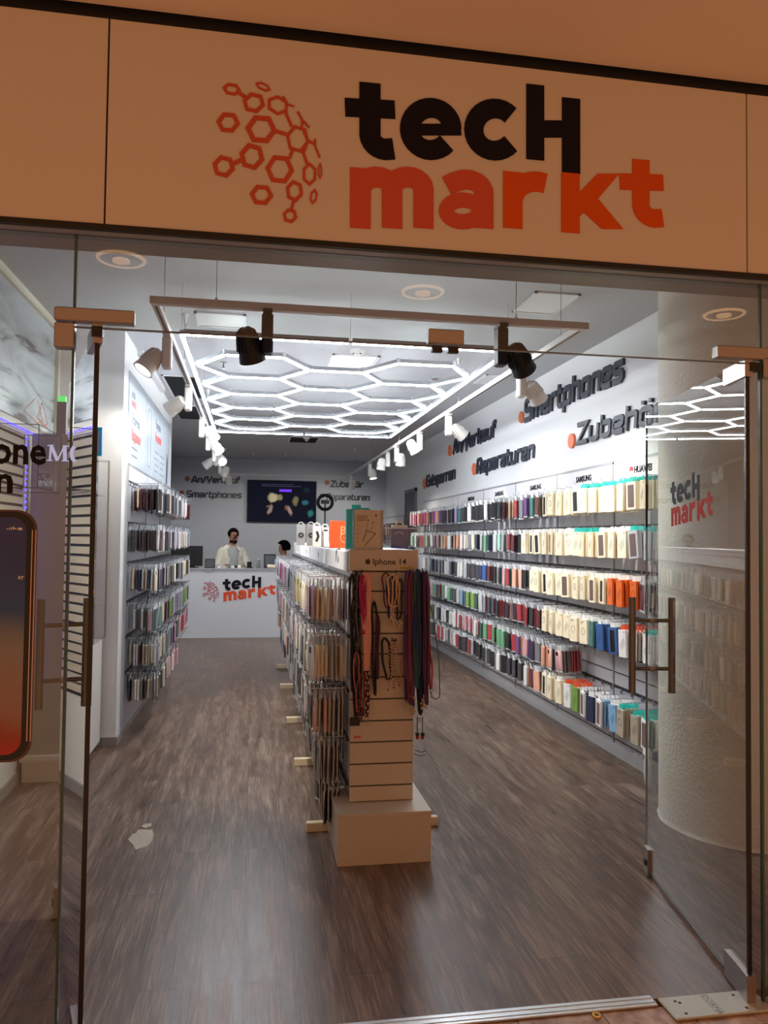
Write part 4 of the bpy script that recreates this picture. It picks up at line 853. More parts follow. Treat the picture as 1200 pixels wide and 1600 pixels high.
# ---------------------------------------------------------------- straps hanging on the end of the gondola
SY = GY0-.02
def cmat(n, c, r=.55): return M(n+'_cord', c, r)
def hookat(x, z, ln_=.12):
    tag(obj('strap_hook', MB().tube([(x, GY0, z), (x, GY0-ln_, z), (x, GY0-ln_-.006, z+.014)], .003, 6), BHOOK), '', '')
def loop(px, ptop, pbot, width, y, rad, mat, name, label, cat='strap', swing=0, braid=False, flat=False, tip=None, group=None, cross=None, taper=.25, rs=None):
    R = random.Random(hash(label) % 999 if rs is None else rs)
    tp = U(1, y, px, ptop); bt = U(1, y, px+swing, pbot); L_ = tp.z-bt.z
    t = thing(name, label, cat, (tp.x, y, bt.z), group); rad *= 1.4; width *= 1.1; mb = MB(); N_ = 26; pts = []
    ph = R.uniform(0, 6)
    for i in range(N_+1):     # down the left strand, round the bottom, up the right strand and over the hook
        s = i/N_; a = s*2*pi
        # egg-shaped loop: narrow over the hook, two strands, meeting below
        v = (1-cos(a))/2; x = -sin(a); wv = width*(min(1, (v+.02)*7)**.5)*(1-(1-taper)*v)
        X = tp.x+(bt.x-tp.x)*v+.5*wv*(abs(x)**.35)*(1 if x > 0 else -1)*1.0+.003*sin(v*9+ph)
        pts.append((X, y+.006*sin(v*7+ph)+(.006 if x > 0 else -.004), tp.z-L_*v))
    pts = pts[:-1]
    if braid:
        for q in range(3):
            pp = []
            M_ = 150
            for i in range(M_):
                f = i/M_*len(pts); k0 = int(f) % len(pts); k1 = (k0+1) % len(pts); u_ = f-int(f); p = Vector(pts[k0]).lerp(Vector(pts[k1]), u_); an = i*.62+q*2*pi/3
                pp.append((p.x+rad*.55*cos(an), p.y+rad*.55*sin(an*2)*.5, p.z))
            mb.tube(pp, rad*.55, 5, mi=(1 if q == 0 and isinstance(mat, list) else 0), closed=True)
    elif flat:
        rings = []
        for p in pts+[pts[0]]:
            x_, y_, z_ = p; rings.append([(x_-rad, y_-.0015, z_), (x_+rad, y_-.0015, z_), (x_+rad, y_+.0015, z_), (x_-rad, y_+.0015, z_)])
        mb.loft(rings, caps=False)
    else: mb.tube(pts, rad, 6, closed=True)
    obj('cord', mb, mat, t, smooth=True)
    if tip == 'clip':
        k = MB(); k.tube([(bt.x+.008*cos(q*pi/5), y, bt.z-.008+.009*sin(q*pi/5)) for q in range(10)], .0017, 5, closed=True); k.tube([(bt.x, y, bt.z-.017), (bt.x, y, bt.z-.028)], .003, 6); k.tube([(bt.x+.006*cos(q*pi/5), y, bt.z-.038+.011*sin(q*pi/5)) for q in range(10)], .0017, 5, closed=True); obj('metal_clip', k, STEEL, t)
    if tip == 'pad':
        obj('black_patch', MB().box((bt.x-.028, y-.003, bt.z-.045), (bt.x+.024, y+.003, bt.z-.002), ch=.002), BLACK, t)
    if tip == 'clear':
        k = MB()
        for q in range(5): k.sphere((bt.x+R.uniform(-.014, .014), y+R.uniform(-.01, .01), bt.z-.008-.012*q*.6), (.008, .005, .011), n=8)
        obj('clear_connector', k, M('cloudy_connector', (190, 172, 150), .2, coat=.6), t, smooth=True)
    return t
c_ = lambda n, c, r=.55: M(n, c, r)
BLKC = c_('black_cord', (22, 22, 28)); GRYC = c_('grey_cord', (92, 88, 96)); HPK = c_('hot_pink_cord', (176, 22, 92)); LPK = c_('light_pink_webbing', (222, 158, 146)); PUR = c_('plum_cord', (82, 50, 116)); MAU = c_('mauve_cord', (122, 84, 142)); GRN = c_('green_cord', (38, 92, 92)); RDC = c_('crimson_cord', (112, 38, 52)); CRC = c_('cream_cord', (214, 176, 140)); MAR = c_('maroon_cord', (80, 36, 72)); NVC = c_('navy_cord', (32, 44, 108))
# left bundle
loop(556, 895, 1105, .030, SY-.03, .0065, [BLKC, GRYC], 'phone_strap', 'black and grey braided strap, leftmost on the stand end', braid=True, swing=6, tip='pad', rs=1)
loop(562, 893, 1010, .036, SY-.045, .0028, GRYC, 'phone_strap', 'thin grey strap arching over the left bundle', swing=-2, rs=2)
loop(566, 900, 990, .022, SY-.06, .0075, HPK, 'phone_strap', 'hot pink braided strap inside the light pink one', braid=True, swing=3, taper=.1, rs=3)
loop(571, 894, 1048, .042, SY-.055, .0085, LPK, 'phone_strap', 'light pink flat webbing strap, longest pale one on the left', flat=True, taper=.12, swing=3, rs=4)
loop(553, 935, 1120, .026, SY-.02, .004, BLKC, 'phone_strap', 'black cord strap ending in a black patch, lower left', swing=2, tip='pad', rs=5)
loop(585, 940, 1085, .030, SY-.02, .0045, BLKC, 'phone_strap', 'black strap showing right of the light pink one', swing=0, rs=6)
loop(573, 1040, 1120, .018, SY-.05, .0055, [BLKC, LPK], 'phone_strap', 'black strap with pale stitching hanging below the pink webbing', braid=True, swing=1, tip='clip', rs=7)
loop(556, 1020, 1112, .030, SY-.07, .0022, c_('rose_cord', (190, 96, 96)), 'phone_strap', 'thin rose cord tangled at the lower left', swing=4, taper=.6, rs=8)
loop(567, 1050, 1125, .024, SY-.065, .003, RDC, 'phone_strap', 'short crimson cord at the lower left', swing=-3, taper=.6, rs=9)
loop(550, 897, 1080, .026, SY-.02, .0045, BLKC, 'phone_strap', 'black cord at the very left edge of the stand end', swing=1, rs=50)
loop(560, 899, 1060, .026, SY-.025, .004, GRYC, 'phone_strap', 'grey cord behind the braided strap', swing=0, rs=51)
loop(590, 960, 1060, .02, SY-.02, .004, MAR, 'phone_strap', 'short maroon cord right of the pink webbing', swing=-1, rs=52)
# middle, upper: cream looped cord and small charms; lower: chains
loop(603, 895, 950, .045, SY-.03, .003, RDC, 'phone_strap', 'coral red loop behind the cream cord', swing=4, taper=.7, rs=10)
loop(614, 898, 948, .055, SY-.06, .0034, CRC, 'phone_strap', 'cream cord looped in front of the middle upper hook', swing=2, taper=.9, rs=11)
loop(618, 900, 960, .022, SY-.065, .0030, CRC, 'phone_strap', 'narrow cream loop inside the wide cream cord', swing=-4, taper=.7, tip='clear', rs=12)
loop(610, 900, 965, .040, SY-.04, .004, NVC, 'phone_strap', 'dark blue cord at the middle upper hook', swing=2, taper=.8, tip='clear', rs=13)
loop(625, 905, 968, .030, SY-.045, .0035, BLKC, 'phone_strap', 'black cord with pale beads at the middle upper hook', swing=-2, taper=.7, tip='clear', rs=14)
loop(601, 997, 1062, .042, SY-.03, .0045, BLKC, 'phone_strap', 'short black loop on the middle lower hook', swing=6, taper=.7, rs=15)
for i, (c1, lab) in enumerate(((CRC, 'pale bead chain, left strand of the middle lower hook'), (c_('silver_bead_cord', (170, 160, 150)), 'silver bead chain, centre of the middle lower hook'), (c_('copper_bead_cord', (176, 110, 84)), 'copper bead chain, right strand of the middle lower hook'))):
    t = thing('bead_chain', lab, 'chain', (U(1, SY, 609+i*5, 1000).x, SY-.05, .9)); tp = U(1, SY-.05, 612+i*2, 1001); bt = U(1, SY-.05, 607+i*8, 1078-i*4); k = MB()
    for s_ in (-1, 1):
        for q in range(16): v = q/15; k.sphere((tp.x+(bt.x-tp.x)*v+s_*.018*sin(v*pi)*(.6+.2*i), SY-.05-.008*i+.004*sin(q), tp.z+(bt.z-tp.z)*v), .0052, n=6)
    obj('beads', k, c1, t, smooth=True)
# right bundle
rb = [(636, 893, 1095, PUR, 'dark plum cord, leftmost of the right bundle', None), (640, 892, 1090, MAR, 'maroon cord in the right bundle, second from the left', 'clear'), (645, 891, 1085, MAU, 'mauve cord running down the middle of the right bundle', 'clear'), (650, 894, 1075, GRN, 'dark green cord in the right bundle', None),
      (655, 892, 1115, BLKC, 'thick black cord ending in metal clips, right bundle', 'clip'), (660, 893, 1095, NVC, 'navy cord at the right of the bundle', 'clear'), (664, 895, 1085, PUR, 'plum cord at the outer right of the bundle', 'clear'), (642, 897, 1098, RDC, 'crimson cord low in the right bundle', 'clear'), (667, 900, 1070, MAU, 'mauve cord, outermost right of the bundle', None),
      (638, 895, 1060, MAU, 'short mauve cord at the left front of the right bundle', None), (647, 896, 1105, PUR, 'longest plum cord in the middle of the right bundle', 'clear'), (652, 890, 1060, NVC, 'navy cord hanging before the dark green one', None),
      (658, 896, 1100, GRN, 'green cord between the black and navy cords', None), (661, 899, 1050, BLKC, 'short black cord near the right edge of the bundle', None), (644, 899, 1075, GRYC, 'grey cord tucked in the right bundle', None), (666, 893, 1100, MAR, 'maroon cord near the outer right edge', None)]
for i, (px, t0, b0_, mt, lab, tp_) in enumerate(rb):
    loop(px, t0, b0_, .018+.004*(i % 3), SY-.03-.012*(i % 4), .0046 if mt is not BLKC else .0065, mt, 'phone_strap', lab, swing=(-2 if px < 650 else 1), tip=tp_, taper=.8, rs=20+i)
loop(668, 940, 1092, .05, SY-.03, .0022, c_('bright_green_cord', (60, 122, 92)), 'phone_strap', 'thin green cord swinging out to the right of the stand', swing=14, taper=1.2, rs=40)
loop(669, 1000, 1076, .02, SY-.04, .0032, c_('red_cord', (170, 44, 44)), 'phone_strap', 'short red cord with a ring at the right of the bundle', swing=6, taper=.6, tip='clip', rs=41)
t = thing('earphone_pack', 'pair of black and red plugs hanging lowest in the right bundle', 'accessory', (U(1, SY, 656, 1140).x, SY-.05, .5)); k = MB(); r_ = MB()
for px in (652, 660): a = U(1, SY-.05, px, 1120); b = U(1, SY-.05, px, 1148); k.cyl(a, b, .0025); k.box((b.x-.009, b.y-.008, b.z-.004), (b.x+.009, b.y+.008, b.z+.012)); r_.box((b.x-.008, b.y-.007, b.z-.022), (b.x+.008, b.y+.007, b.z-.004), ch=.002)
obj('stem', k, BLACK, t); obj('red_plug', r_, M('red_plug_plastic', (140, 30, 30), .35), t)
mb = MB()
for px, py in ((560, 893), (612, 893), (652, 891), (612, 997)):
    a = U(1, GY0, px, py); mb.tube([(a.x, GY0, a.z), (a.x, GY0-.12, a.z), (a.x, GY0-.126, a.z+.014)], .003, 6)
for px, py in ((648, 1172), (648, 1178)): a = U(1, GY0, px, py); mb.tube([(a.x, GY0, a.z), (a.x+.03, GY0-.03, a.z-.004), (a.x+.045, GY0-.05, a.z+.008)], .002, 6)
obj('strap_hook', mb, BHOOK, g)
a = U(1, GY0, 558, 1152); obj('pink_sticker', MB().box((a.x-.018, GY0-.002, a.z-.005), (a.x+.018, GY0, a.z+.008)), c_('pink_label', (214, 110, 120)), g)
# torn patches in the floor vinyl
def patchfloor(pts, lab):
    P_ = [U(2, 0, *p) for p in pts]; mb = MB(); mb.loft([[(p.x, p.y, 0) for p in P_], [(p.x, p.y, .0012) for p in P_]])
    tag(obj('floor_patch', mb, M('bare_grey_screed', (176, 166, 152), .7, bump=(40, .5))), lab, 'floor patch')
patchfloor([(200, 1312), (207, 1303), (213, 1302), (215, 1297), (223, 1296), (238, 1297), (240, 1304), (238, 1314), (229, 1323), (212, 1328), (208, 1320)], 'pale bare patch where the brown vinyl floor is torn')
patchfloor([(220, 1291), (228, 1287), (237, 1287), (236, 1291), (227, 1294)], 'small pale chip just above the torn floor patch')
# ---------------------------------------------------------------- column, ceiling fittings
cxx, cyy, cr_ = 2.83, 4.12, .475; rr_ = MB(); rings = []
R9 = random.Random(2)
for z in (0, .012, .03, CZ): rings.append([(cxx+(cr_+(R9.uniform(0, .012) if z == 0 else 0))*cos(i*2*pi/72), cyy+(cr_+(R9.uniform(0, .010) if z == 0 else 0))*sin(i*2*pi/72), z) for i in range(72)])
o = struct('wall_column', rr_.loft(rings), PLAST, smooth=True); o['label'] = 'round plastered column at the right, behind the open glass door'
def hatch(a, b, lab, name='ceiling_hatch', slats=False, mat=None):
    p = U(2, CZ, *a); q = U(2, CZ, *b); x0, x1 = sorted((p.x, q.x)); y0, y1 = sorted((p.y, q.y)); t = thing(name, lab, 'ceiling vent' if slats else 'ceiling hatch', ((x0+x1)/2, (y0+y1)/2, CZ))
    f = .018; mb = MB()
    for u in (((x0, y0), (x1, y0+f)), ((x0, y1-f), (x1, y1)), ((x0, y0), (x0+f, y1)), ((x1-f, y0), (x1, y1))): mb.box((u[0][0], u[0][1], CZ-.012), (u[1][0], u[1][1], CZ))
    obj('frame', mb, M('white_frame', (226, 228, 230), .4), t)
    if slats:
        obj('backing', MB().box((x0+f, y0+f, CZ-.003), (x1-f, y1-f, CZ-.001)), DARK, t); mb = MB(); n = max(5, int((y1-y0)/.03))
        for i in range(n): y = y0+f+(y1-y0-2*f)*(i+.5)/n; mb.add([(x0+f, y-.004, CZ-.014), (x1-f, y-.004, CZ-.014), (x1-f, y+.006, CZ-.003), (x0+f, y+.006, CZ-.003)], [(0, 1, 2, 3)])
        obj('slats', mb, M('grey_slats', (92, 94, 98), .5), t)
    else: obj('cover', MB().box((x0+f, y0+f, CZ-.007), (x1-f, y1-f, CZ-.0005)), mat or M('white_cover', (232, 234, 236), .45), t)
    return t
hatch((150, 356), (255, 384), 'long dark ventilation grille at the front left of the ceiling', 'ceiling_vent', True)
hatch((722, 402), (850, 430), 'long dark ventilation grille in the ceiling, above the front track bar', 'ceiling_vent', True)
hatch((800, 486), (908, 459), 'white square hatch in the ceiling, right of the front bar')
hatch((303, 486), (385, 512), 'white hatch in the ceiling, behind the left end of the front bar')
hatch((510, 575), (594, 556), 'white hatch behind the smoke detector in the ceiling')
hatch((740, 598), (795, 586), 'white hatch beside the right edge of the hexagon light')
for (a, b, lab) in (((252, 585), (322, 622), 'grey ceiling vent left of the hexagon light, nearer one'), ((268, 632), (325, 655), 'dark louvred ceiling vent left of the hexagon light, farther one')): hatch(a, b, lab, 'ceiling_vent', True)
hatch((450, 690), (500, 683), 'flat ceiling vent just behind the hexagon light', 'ceiling_vent', True)
def detector(px, py, lab, r=.055):
    p = U(2, CZ-.05, px, py); t = thing('smoke_detector', lab, 'smoke detector', (p.x, p.y, CZ))
    obj('base', MB().cyl((p.x, p.y, CZ-.018), (p.x, p.y, CZ), r*1.1, r*1.15, 24), WPL, t, smooth=True); obj('sensor_head', MB().loft([[(p.x+r*s*cos(i*pi/10), p.y+r*s*sin(i*pi/10), CZ-z) for i in range(20)] for z, s in ((.018, .95), (.035, .9), (.042, .6), (.06, .45), (.064, .2))]), WPL, t, smooth=True)
    k = MB()
    for i in range(4): a = i*pi/2+.6; k.box((p.x+r*.75*cos(a)-.008, p.y+r*.75*sin(a)-.008, CZ-.041), (p.x+r*.75*cos(a)+.008, p.y+r*.75*sin(a)+.008, CZ-.036))
    obj('slot', k, DARK, t)
detector(558, 556, 'white smoke detector above the front edge of the hexagon light'); detector(479, 688, 'white smoke detector behind the hexagon light', .05)
for px, py, lab in ((349, 573, 'small sprinkler head above the nearest left hexagon'), (364, 662, 'small sprinkler head behind the last left hexagon'), (680, 598, 'small sprinkler head above the right hexagons'), (617, 650, 'small sprinkler head above the farther right hexagons')):
    p = U(2, CZ-.04, px, py); t = thing('sprinkler_head', lab, 'sprinkler', (p.x, p.y, CZ)); obj('rosette', MB().cyl((p.x, p.y, CZ-.008), (p.x, p.y, CZ), .03, n=16), STEEL, t); obj('nozzle', MB().cyl((p.x, p.y, CZ-.05), (p.x, p.y, CZ-.006), .008).cyl((p.x, p.y, CZ-.056), (p.x, p.y, CZ-.052), .02, n=12), STEEL, t)
struct('trim_6', MB().box((LX, 6.9, CZ-.05), (LX+.05, 8.6, CZ)), M('white_frame', (226, 228, 230), .4), label='white cover strip under the ceiling along the left wall')
# ---------------------------------------------------------------- hexagon ceiling light
HZ = 2.88; TW = .0105
EMIT = bpy.data.materials.new('white_led_tube'); EMIT.use_nodes = True; _b = EMIT.node_tree.nodes['Principled BSDF']; _b.inputs['Base Color'].default_value = (.9, .9, .9, 1); _b.inputs['Emission Color'].default_value = (.93, .97, 1, 1); _b.inputs['Emission Strength'].default_value = HEX_EMIT
hl = thing('hexagon_ceiling_light', 'large white LED ceiling light of linked hexagons in a rectangular frame', 'ceiling light', (.6, 7.2, HZ))
def tubeseg(a, b, hm):
    A = Vector((a[0], a[1], HZ)); B = Vector((b[0], b[1], HZ)); d = (B-A); L_ = d.length; d.normalize(); n = Vector((-d.y, d.x, 0))
    T = Matrix(((d.x, n.x, 0, A.x), (d.y, n.y, 0, A.y), (0, 0, 1, HZ), (0, 0, 0, 1)))
    obj('light_tube', MB().box((.015, -TW, -.012), (L_-.015, TW, -.002), 0, T), EMIT, hl); hm.box((.012, -TW*1.35, -.0015), (L_-.012, TW*1.35, .026), 0, T)
hm = MB(); cl = MB()
s_ = .413; X0 = -.42; R0 = 5.51; RP = .745; E_ = set()
def edge(a, b):
    a = (round(a[0], 3), round(a[1], 3)); b = (round(b[0], 3), round(b[1], 3)); k = (min(a, b), max(a, b))
    if k not in E_: E_.add(k)
for c in range(3):
    for r in range(5 if c != 1 else 4):
        cx = X0+s_+c*1.5*s_; cy = R0+RP/2+r*RP+(RP/2 if c == 1 else 0)
        P_ = [(cx-s_, cy), (cx-s_/2, cy-RP/2), (cx+s_/2, cy-RP/2), (cx+s_, cy), (cx+s_/2, cy+RP/2), (cx-s_/2, cy+RP/2)]
        for i in range(6): edge(P_[i], P_[(i+1) % 6])
FX0, FX1, FY0_, FY1_ = -.46, 1.68, 5.0, 9.57
for a, b in sorted(E_): tubeseg(a, b, hm)
for a, b in (((FX0, FY0_), ((FX0+FX1)/2, FY0_)), (((FX0+FX1)/2, FY0_), (FX1, FY0_)), ((FX0, FY1_), ((FX0+FX1)/2, FY1_)), (((FX0+FX1)/2, FY1_), (FX1, FY1_)), ((FX0, FY0_), (FX0, 7.28)), ((FX0, 7.28), (FX0, FY1_)), ((FX1, FY0_), (FX1, 7.28)), ((FX1, 7.28), (FX1, FY1_))): tubeseg(a, b, hm)
obj('tube_housing', hm, M('tube_housing_grey', (150, 156, 162), .4), hl)
for v in sorted({p for e in E_ for p in e}): cl.cyl((v[0], v[1], HZ-.004), (v[0], v[1], HZ+.034), .016, n=8)
obj('joint_clip', cl, M('clear_joint_clip', (214, 220, 226), .2), hl)
k = MB()
for x, y in ((FX0, FY0_), (FX1, FY0_), (FX0, FY1_), (FX1, FY1_), ((FX0+FX1)/2, FY0_), ((FX0+FX1)/2, FY1_), (FX0, 7.28), (FX1, 7.28)): k.cyl((x, y, HZ+.02), (x, y, CZ), .0012, n=5)
obj('suspension_wire', k, STEEL, hl)
# ---------------------------------------------------------------- lighting track
TKZ = 2.78; TX0, TX1, TY0, TY1 = -.50, 1.77, 4.0, 14.8
tr = thing('lighting_track', 'rectangular suspended lighting track hung on thin wires', 'lighting track', (.6, 4, TKZ))
a = U(2, TKZ, 234, 468); b = U(2, TKZ, 901, 524)
BAR = M('greyish_pink_track', (206, 196, 196), .45)
obj('front_bar', MB().box((a.x, TY0-.02, TKZ-.017), (1.80, TY0+.02, TKZ+.02)), BAR, tr)
obj('left_rail', MB().box((TX0-.018, TY0+.02, TKZ-.017), (TX0+.018, TY1, TKZ+.017)), TRACKM, tr); obj('right_rail', MB().box((TX1-.018, TY0+.02, TKZ-.017), (TX1+.018, TY1, TKZ+.017)), TRACKM, tr)
obj('rear_rail', MB().box((TX0, TY1-.018, TKZ-.017), (TX1, TY1+.018, TKZ+.017)), TRACKM, tr)
k = MB()
for x in (TX0, TX1): k.box((x-.006, TY0+.03, TKZ-.0175), (x+.006, TY1-.03, TKZ-.016))
obj('contact_slot', k, GROOVE, tr)
k = MB(); c2 = MB()
for x, y in ((TX0+.01, 4.3), (TX1, 4.3), (-.20, TY0), (1.39, TY0), (TX0, 5.7), (TX1, 6.6), (TX0, 8.6), (TX1, 9.4), (TX0, 11.5), (TX1, 11.5), (TX0, 14.2), (TX1, 13.6), (.6, TY1), (0, TY1)):
    k.cyl((x, y, TKZ+.016), (x, y, CZ), .0016, n=5); c2.cyl((x, y, CZ-.07), (x, y, CZ), .006, .022, n=12); c2.cyl((x, y, TKZ+.014), (x, y, TKZ+.035), .008, n=8)
obj('suspension_wire', k, M('grey_wire', (110, 108, 106), .4, .8), tr); obj('ceiling_cup', c2, WPL, tr)
LENS = bpy.data.materials.new('lit_spot_lens'); LENS.use_nodes = True; _b = LENS.node_tree.nodes['Principled BSDF']; _b.inputs['Emission Color'].default_value = (1, .97, .9, 1); _b.inputs['Emission Strength'].default_value = 6
OFFL = M('unlit_lens', (60, 60, 66), .15); BLKS = M('black_spot_body', (16, 18, 30), .5); WS = M('white_spot_body', (226, 224, 220), .42)
def track_spot(x, y, aim, label, mat=WS, lit=False, scale=1.0, side=0, power=0, z=TKZ-.017, cone=1.1):
    t = thing('track_spotlight', label, 'spotlight', (x, y, z))
    w_ = .026*scale; hgt = .20*scale
    obj('adapter', MB().box((x-.022*scale, y-.05*scale, z-.02), (x+.022*scale, y+.05*scale, z), ch=.003), mat, t)
    obj('driver_box', MB().box((x-w_, y-.05*scale*.8, z-hgt), (x+w_, y+.05*scale*.8, z-.02), ch=.008), mat, t)
    a = Vector(aim).normalized(); c = Vector((x+side*(w_+.058*scale), y-.01, z-hgt*.78)); r0, r1, Ln = .040*scale, .062*scale, .15*scale
    back = c-a*Ln*.45; front = c+a*Ln*.55; u = a.orthogonal().normalized(); v = a.cross(u); k = MB()
    rings = []
    for s, rr2 in ((0, r0*.55), (.06, r0), (.5, (r0+r1)/2), (1.0, r1), (1.0, r1*.86), (.93, r1*.8)):
        rings.append([back+a*(Ln*s)+(u*cos(i*pi/14)+v*sin(i*pi/14))*rr2 for i in range(28)])
    lh = obj('lamp_head', k.loft(rings), mat, t, smooth=True)
    k = MB()
    for i in range(20):
        an = i*2*pi/20; d = u*cos(an)+v*sin(an); e = a.cross(d)*.0018*scale
        p = [back+d*r0*.6-a*.006, back+a*Ln*.08+d*(r0*1.14), back+a*Ln*.62+d*(r1*1.0), back+a*Ln*.62+d*(r1*.8), back+a*.002+d*r0*.3]
        k.add([q-e for q in p]+[q+e for q in p], [(0, 1, 2, 3, 4), (9, 8, 7, 6, 5)]+[(j, (j+1) % 5, 5+(j+1) % 5, 5+j) for j in range(5)])
    obj('cooling_fins', k, mat, lh)
    obj('lens', MB().disc(front-a*Ln*.075, a, r1*.79, .002*scale, 24), LENS if lit else OFFL, lh)
    k = MB(); k.cyl((x+side*w_*.8, c.y, c.z+.01), (c.x-side*.03*scale, c.y, c.z+.01), .012*scale, n=10); obj('pivot', k, mat, t)
    if power: spot('spot_lamp', front+a*.01, front+a*2, power, (1, .93, .80) if power > 0 else (1, 1, 1), cone, .7, .03)
p = U(1, TY0, 418, 500); track_spot(p.x, TY0, (.30, .6, -1.0), 'black spotlight on the front bar, left one', BLKS, True, side=-1, scale=1.12, power=130, cone=1.0)
p = U(1, TY0, 783, 520); track_spot(p.x, TY0, (.75, .75, -.8), 'black spotlight on the front bar, right one', BLKS, True, side=1, scale=1.12, power=40, cone=1.4)
def on_rail(x, px, py): return U(0, x, px, py).y
for px, py, aim, lit, side, lab, pw in ((262, 510, (-.5, -.25, -.75), True, -1, 'white spotlight nearest the entrance on the left rail, its lens lit', 5), (295, 585, (-.7, .3, -.5), True, -1, 'second spotlight on the left rail, ribbed back showing', 26), (316, 636, (.7, -.35, -1.0), True, 1, 'third spotlight on the left rail', 90), (326, 662, (.75, -.5, -1.0), True, 1, 'fourth spotlight on the left rail', 70),
    (335, 688, (.3, -.7, -.5), True, 1, 'spotlight on the left rail with its bright lens facing the entrance', 0), (338, 700, (-.7, .2, -.5), True, -1, 'sixth spotlight on the left rail, leaning left', 40), (344, 718, (-.3, .2, -.9), True, 1, 'seventh spotlight on the left rail', 60), (350, 735, (0, .4, -.6), True, 1, 'farthest spotlight on the left rail', 55)):
    track_spot(TX0, on_rail(TX0, px, py), aim, lab, WS, lit, 1.0, side, pw, cone=2.5 if px > 343 else 1.5)
for px, py, aim, lit, side, lab, pw in ((815, 580, (.62, .35, -.72), True, 1, 'cream-looking spotlight nearest the entrance on the right rail', 60), (701, 648, (.7, .1, -.5), True, 1, 'second spotlight on the right rail, ribbed back showing', 35), (656, 678, (.5, .1, -.8), True, -1, 'third spotlight on the right rail', 60), (620, 700, (0, .3, -.9), False, 0.6, 'fourth spotlight on the right rail', 0),
    (606, 708, (-.1, .2, -.9), False, -1, 'fifth spotlight on the right rail', 0), (578, 727, (.1, -.2, -.9), True, 0.5, 'sixth spotlight on the right rail, lens lit', 70), (548, 745, (-.2, .5, -.6), True, 0.5, 'farthest spotlight on the right rail', 55)):
    track_spot(TX1, on_rail(TX1, px, py), aim, lab, WS, lit, 1.0, side, pw, cone=2.5 if px < 600 else 1.5)
# recessed downlights in the mall ceiling in front of the shop
DLE = bpy.data.materials.new('warm_downlight_glow'); DLE.use_nodes = True; _b = DLE.node_tree.nodes['Principled BSDF']; _b.inputs['Emission Color'].default_value = (1, .55, .25, 1); _b.inputs['Emission Strength'].default_value = 3
for i, (px, py) in enumerate(((660, 456), (1130, 491), (190, 405))):
    p = U(2, 3.225, px, py); x, y = p.x, 2*FY-p.y
    t = thing('mall_downlight', 'round warm downlight in the mall ceiling, '+['above and behind the viewer, middle one', 'to the right', 'to the left'][i], 'downlight', (x, y, 3.225))
    obj('outer_ring', MB().tube([(x+.13*cos(q*pi/20), y+.13*sin(q*pi/20), 3.222) for q in range(40)], .012, 6, closed=True), DLE, t, smooth=True)
    obj('plate', MB().cyl((x, y, 3.218), (x, y, 3.2245), .122, n=36), M('downlight_plate', (210, 200, 188), .5), t)
    obj('lamp', MB().cyl((x, y, 3.205), (x, y, 3.217), .05, n=24), DLE, t)
    spot('downlight_lamp', (x, y, 3.19), (x, y, 0), 14, (1, .55, .28), 2.3, .8, .05)
# ---------------------------------------------------------------- counter, television, people
CY = 12.7; cl_ = U(1, CY, 262, 997).x; cx1 = 1.25; CZT = 1.1
t = thing('sales_counter', 'white sales counter with the shop logo on its front', 'counter', ((cl_+cx1)/2, CY, 0))
obj('front_panel', MB().box((cl_, CY, 0), (cx1, CY+.02, CZT-.02)), M('white_counter_laminate', (214, 218, 226), .35), t)
obj('worktop', MB().box((cl_-.02, CY-.02, CZT-.02), (cx1+.02, CY+.62, CZT)), M('counter_top_grey', (170, 172, 178), .4), t)
obj('side_panel', MB().box((cx1-.02, CY+.02, 0), (cx1, CY+.6, CZT-.02)), _mats['white_counter_laminate'], t); obj('side_panel', MB().box((cl_, CY+.02, 0), (cl_+.02, CY+.6, CZT-.02)), _mats['white_counter_laminate'], t)
O = U(1, CY-.002, 348, 940); e = U(1, CY-.002, 430, 940); wc = e.x-O.x
def cm(x, y):
    u, v = frontal(x, y); u *= wc; v *= wc*.98; an = radians(3.5 if y > 255 else 2); return (u*cos(an)-v*0, v+u*math.tan(an))
logo_objs(cm, .006, 'counter_logo', 'black and orange shop logo with hexagon globe on the counter front', [BLK, M('counter_orange', (222, 78, 36), .45), M('counter_orange', (222, 78, 36), .45), M('counter_red', (190, 70, 72), .45)], sc/fw_*wc*1.0, origin=(O, Vector((1, 0, 0)), Vector((0, 0, 1)), Vector((0, -1, 0))))
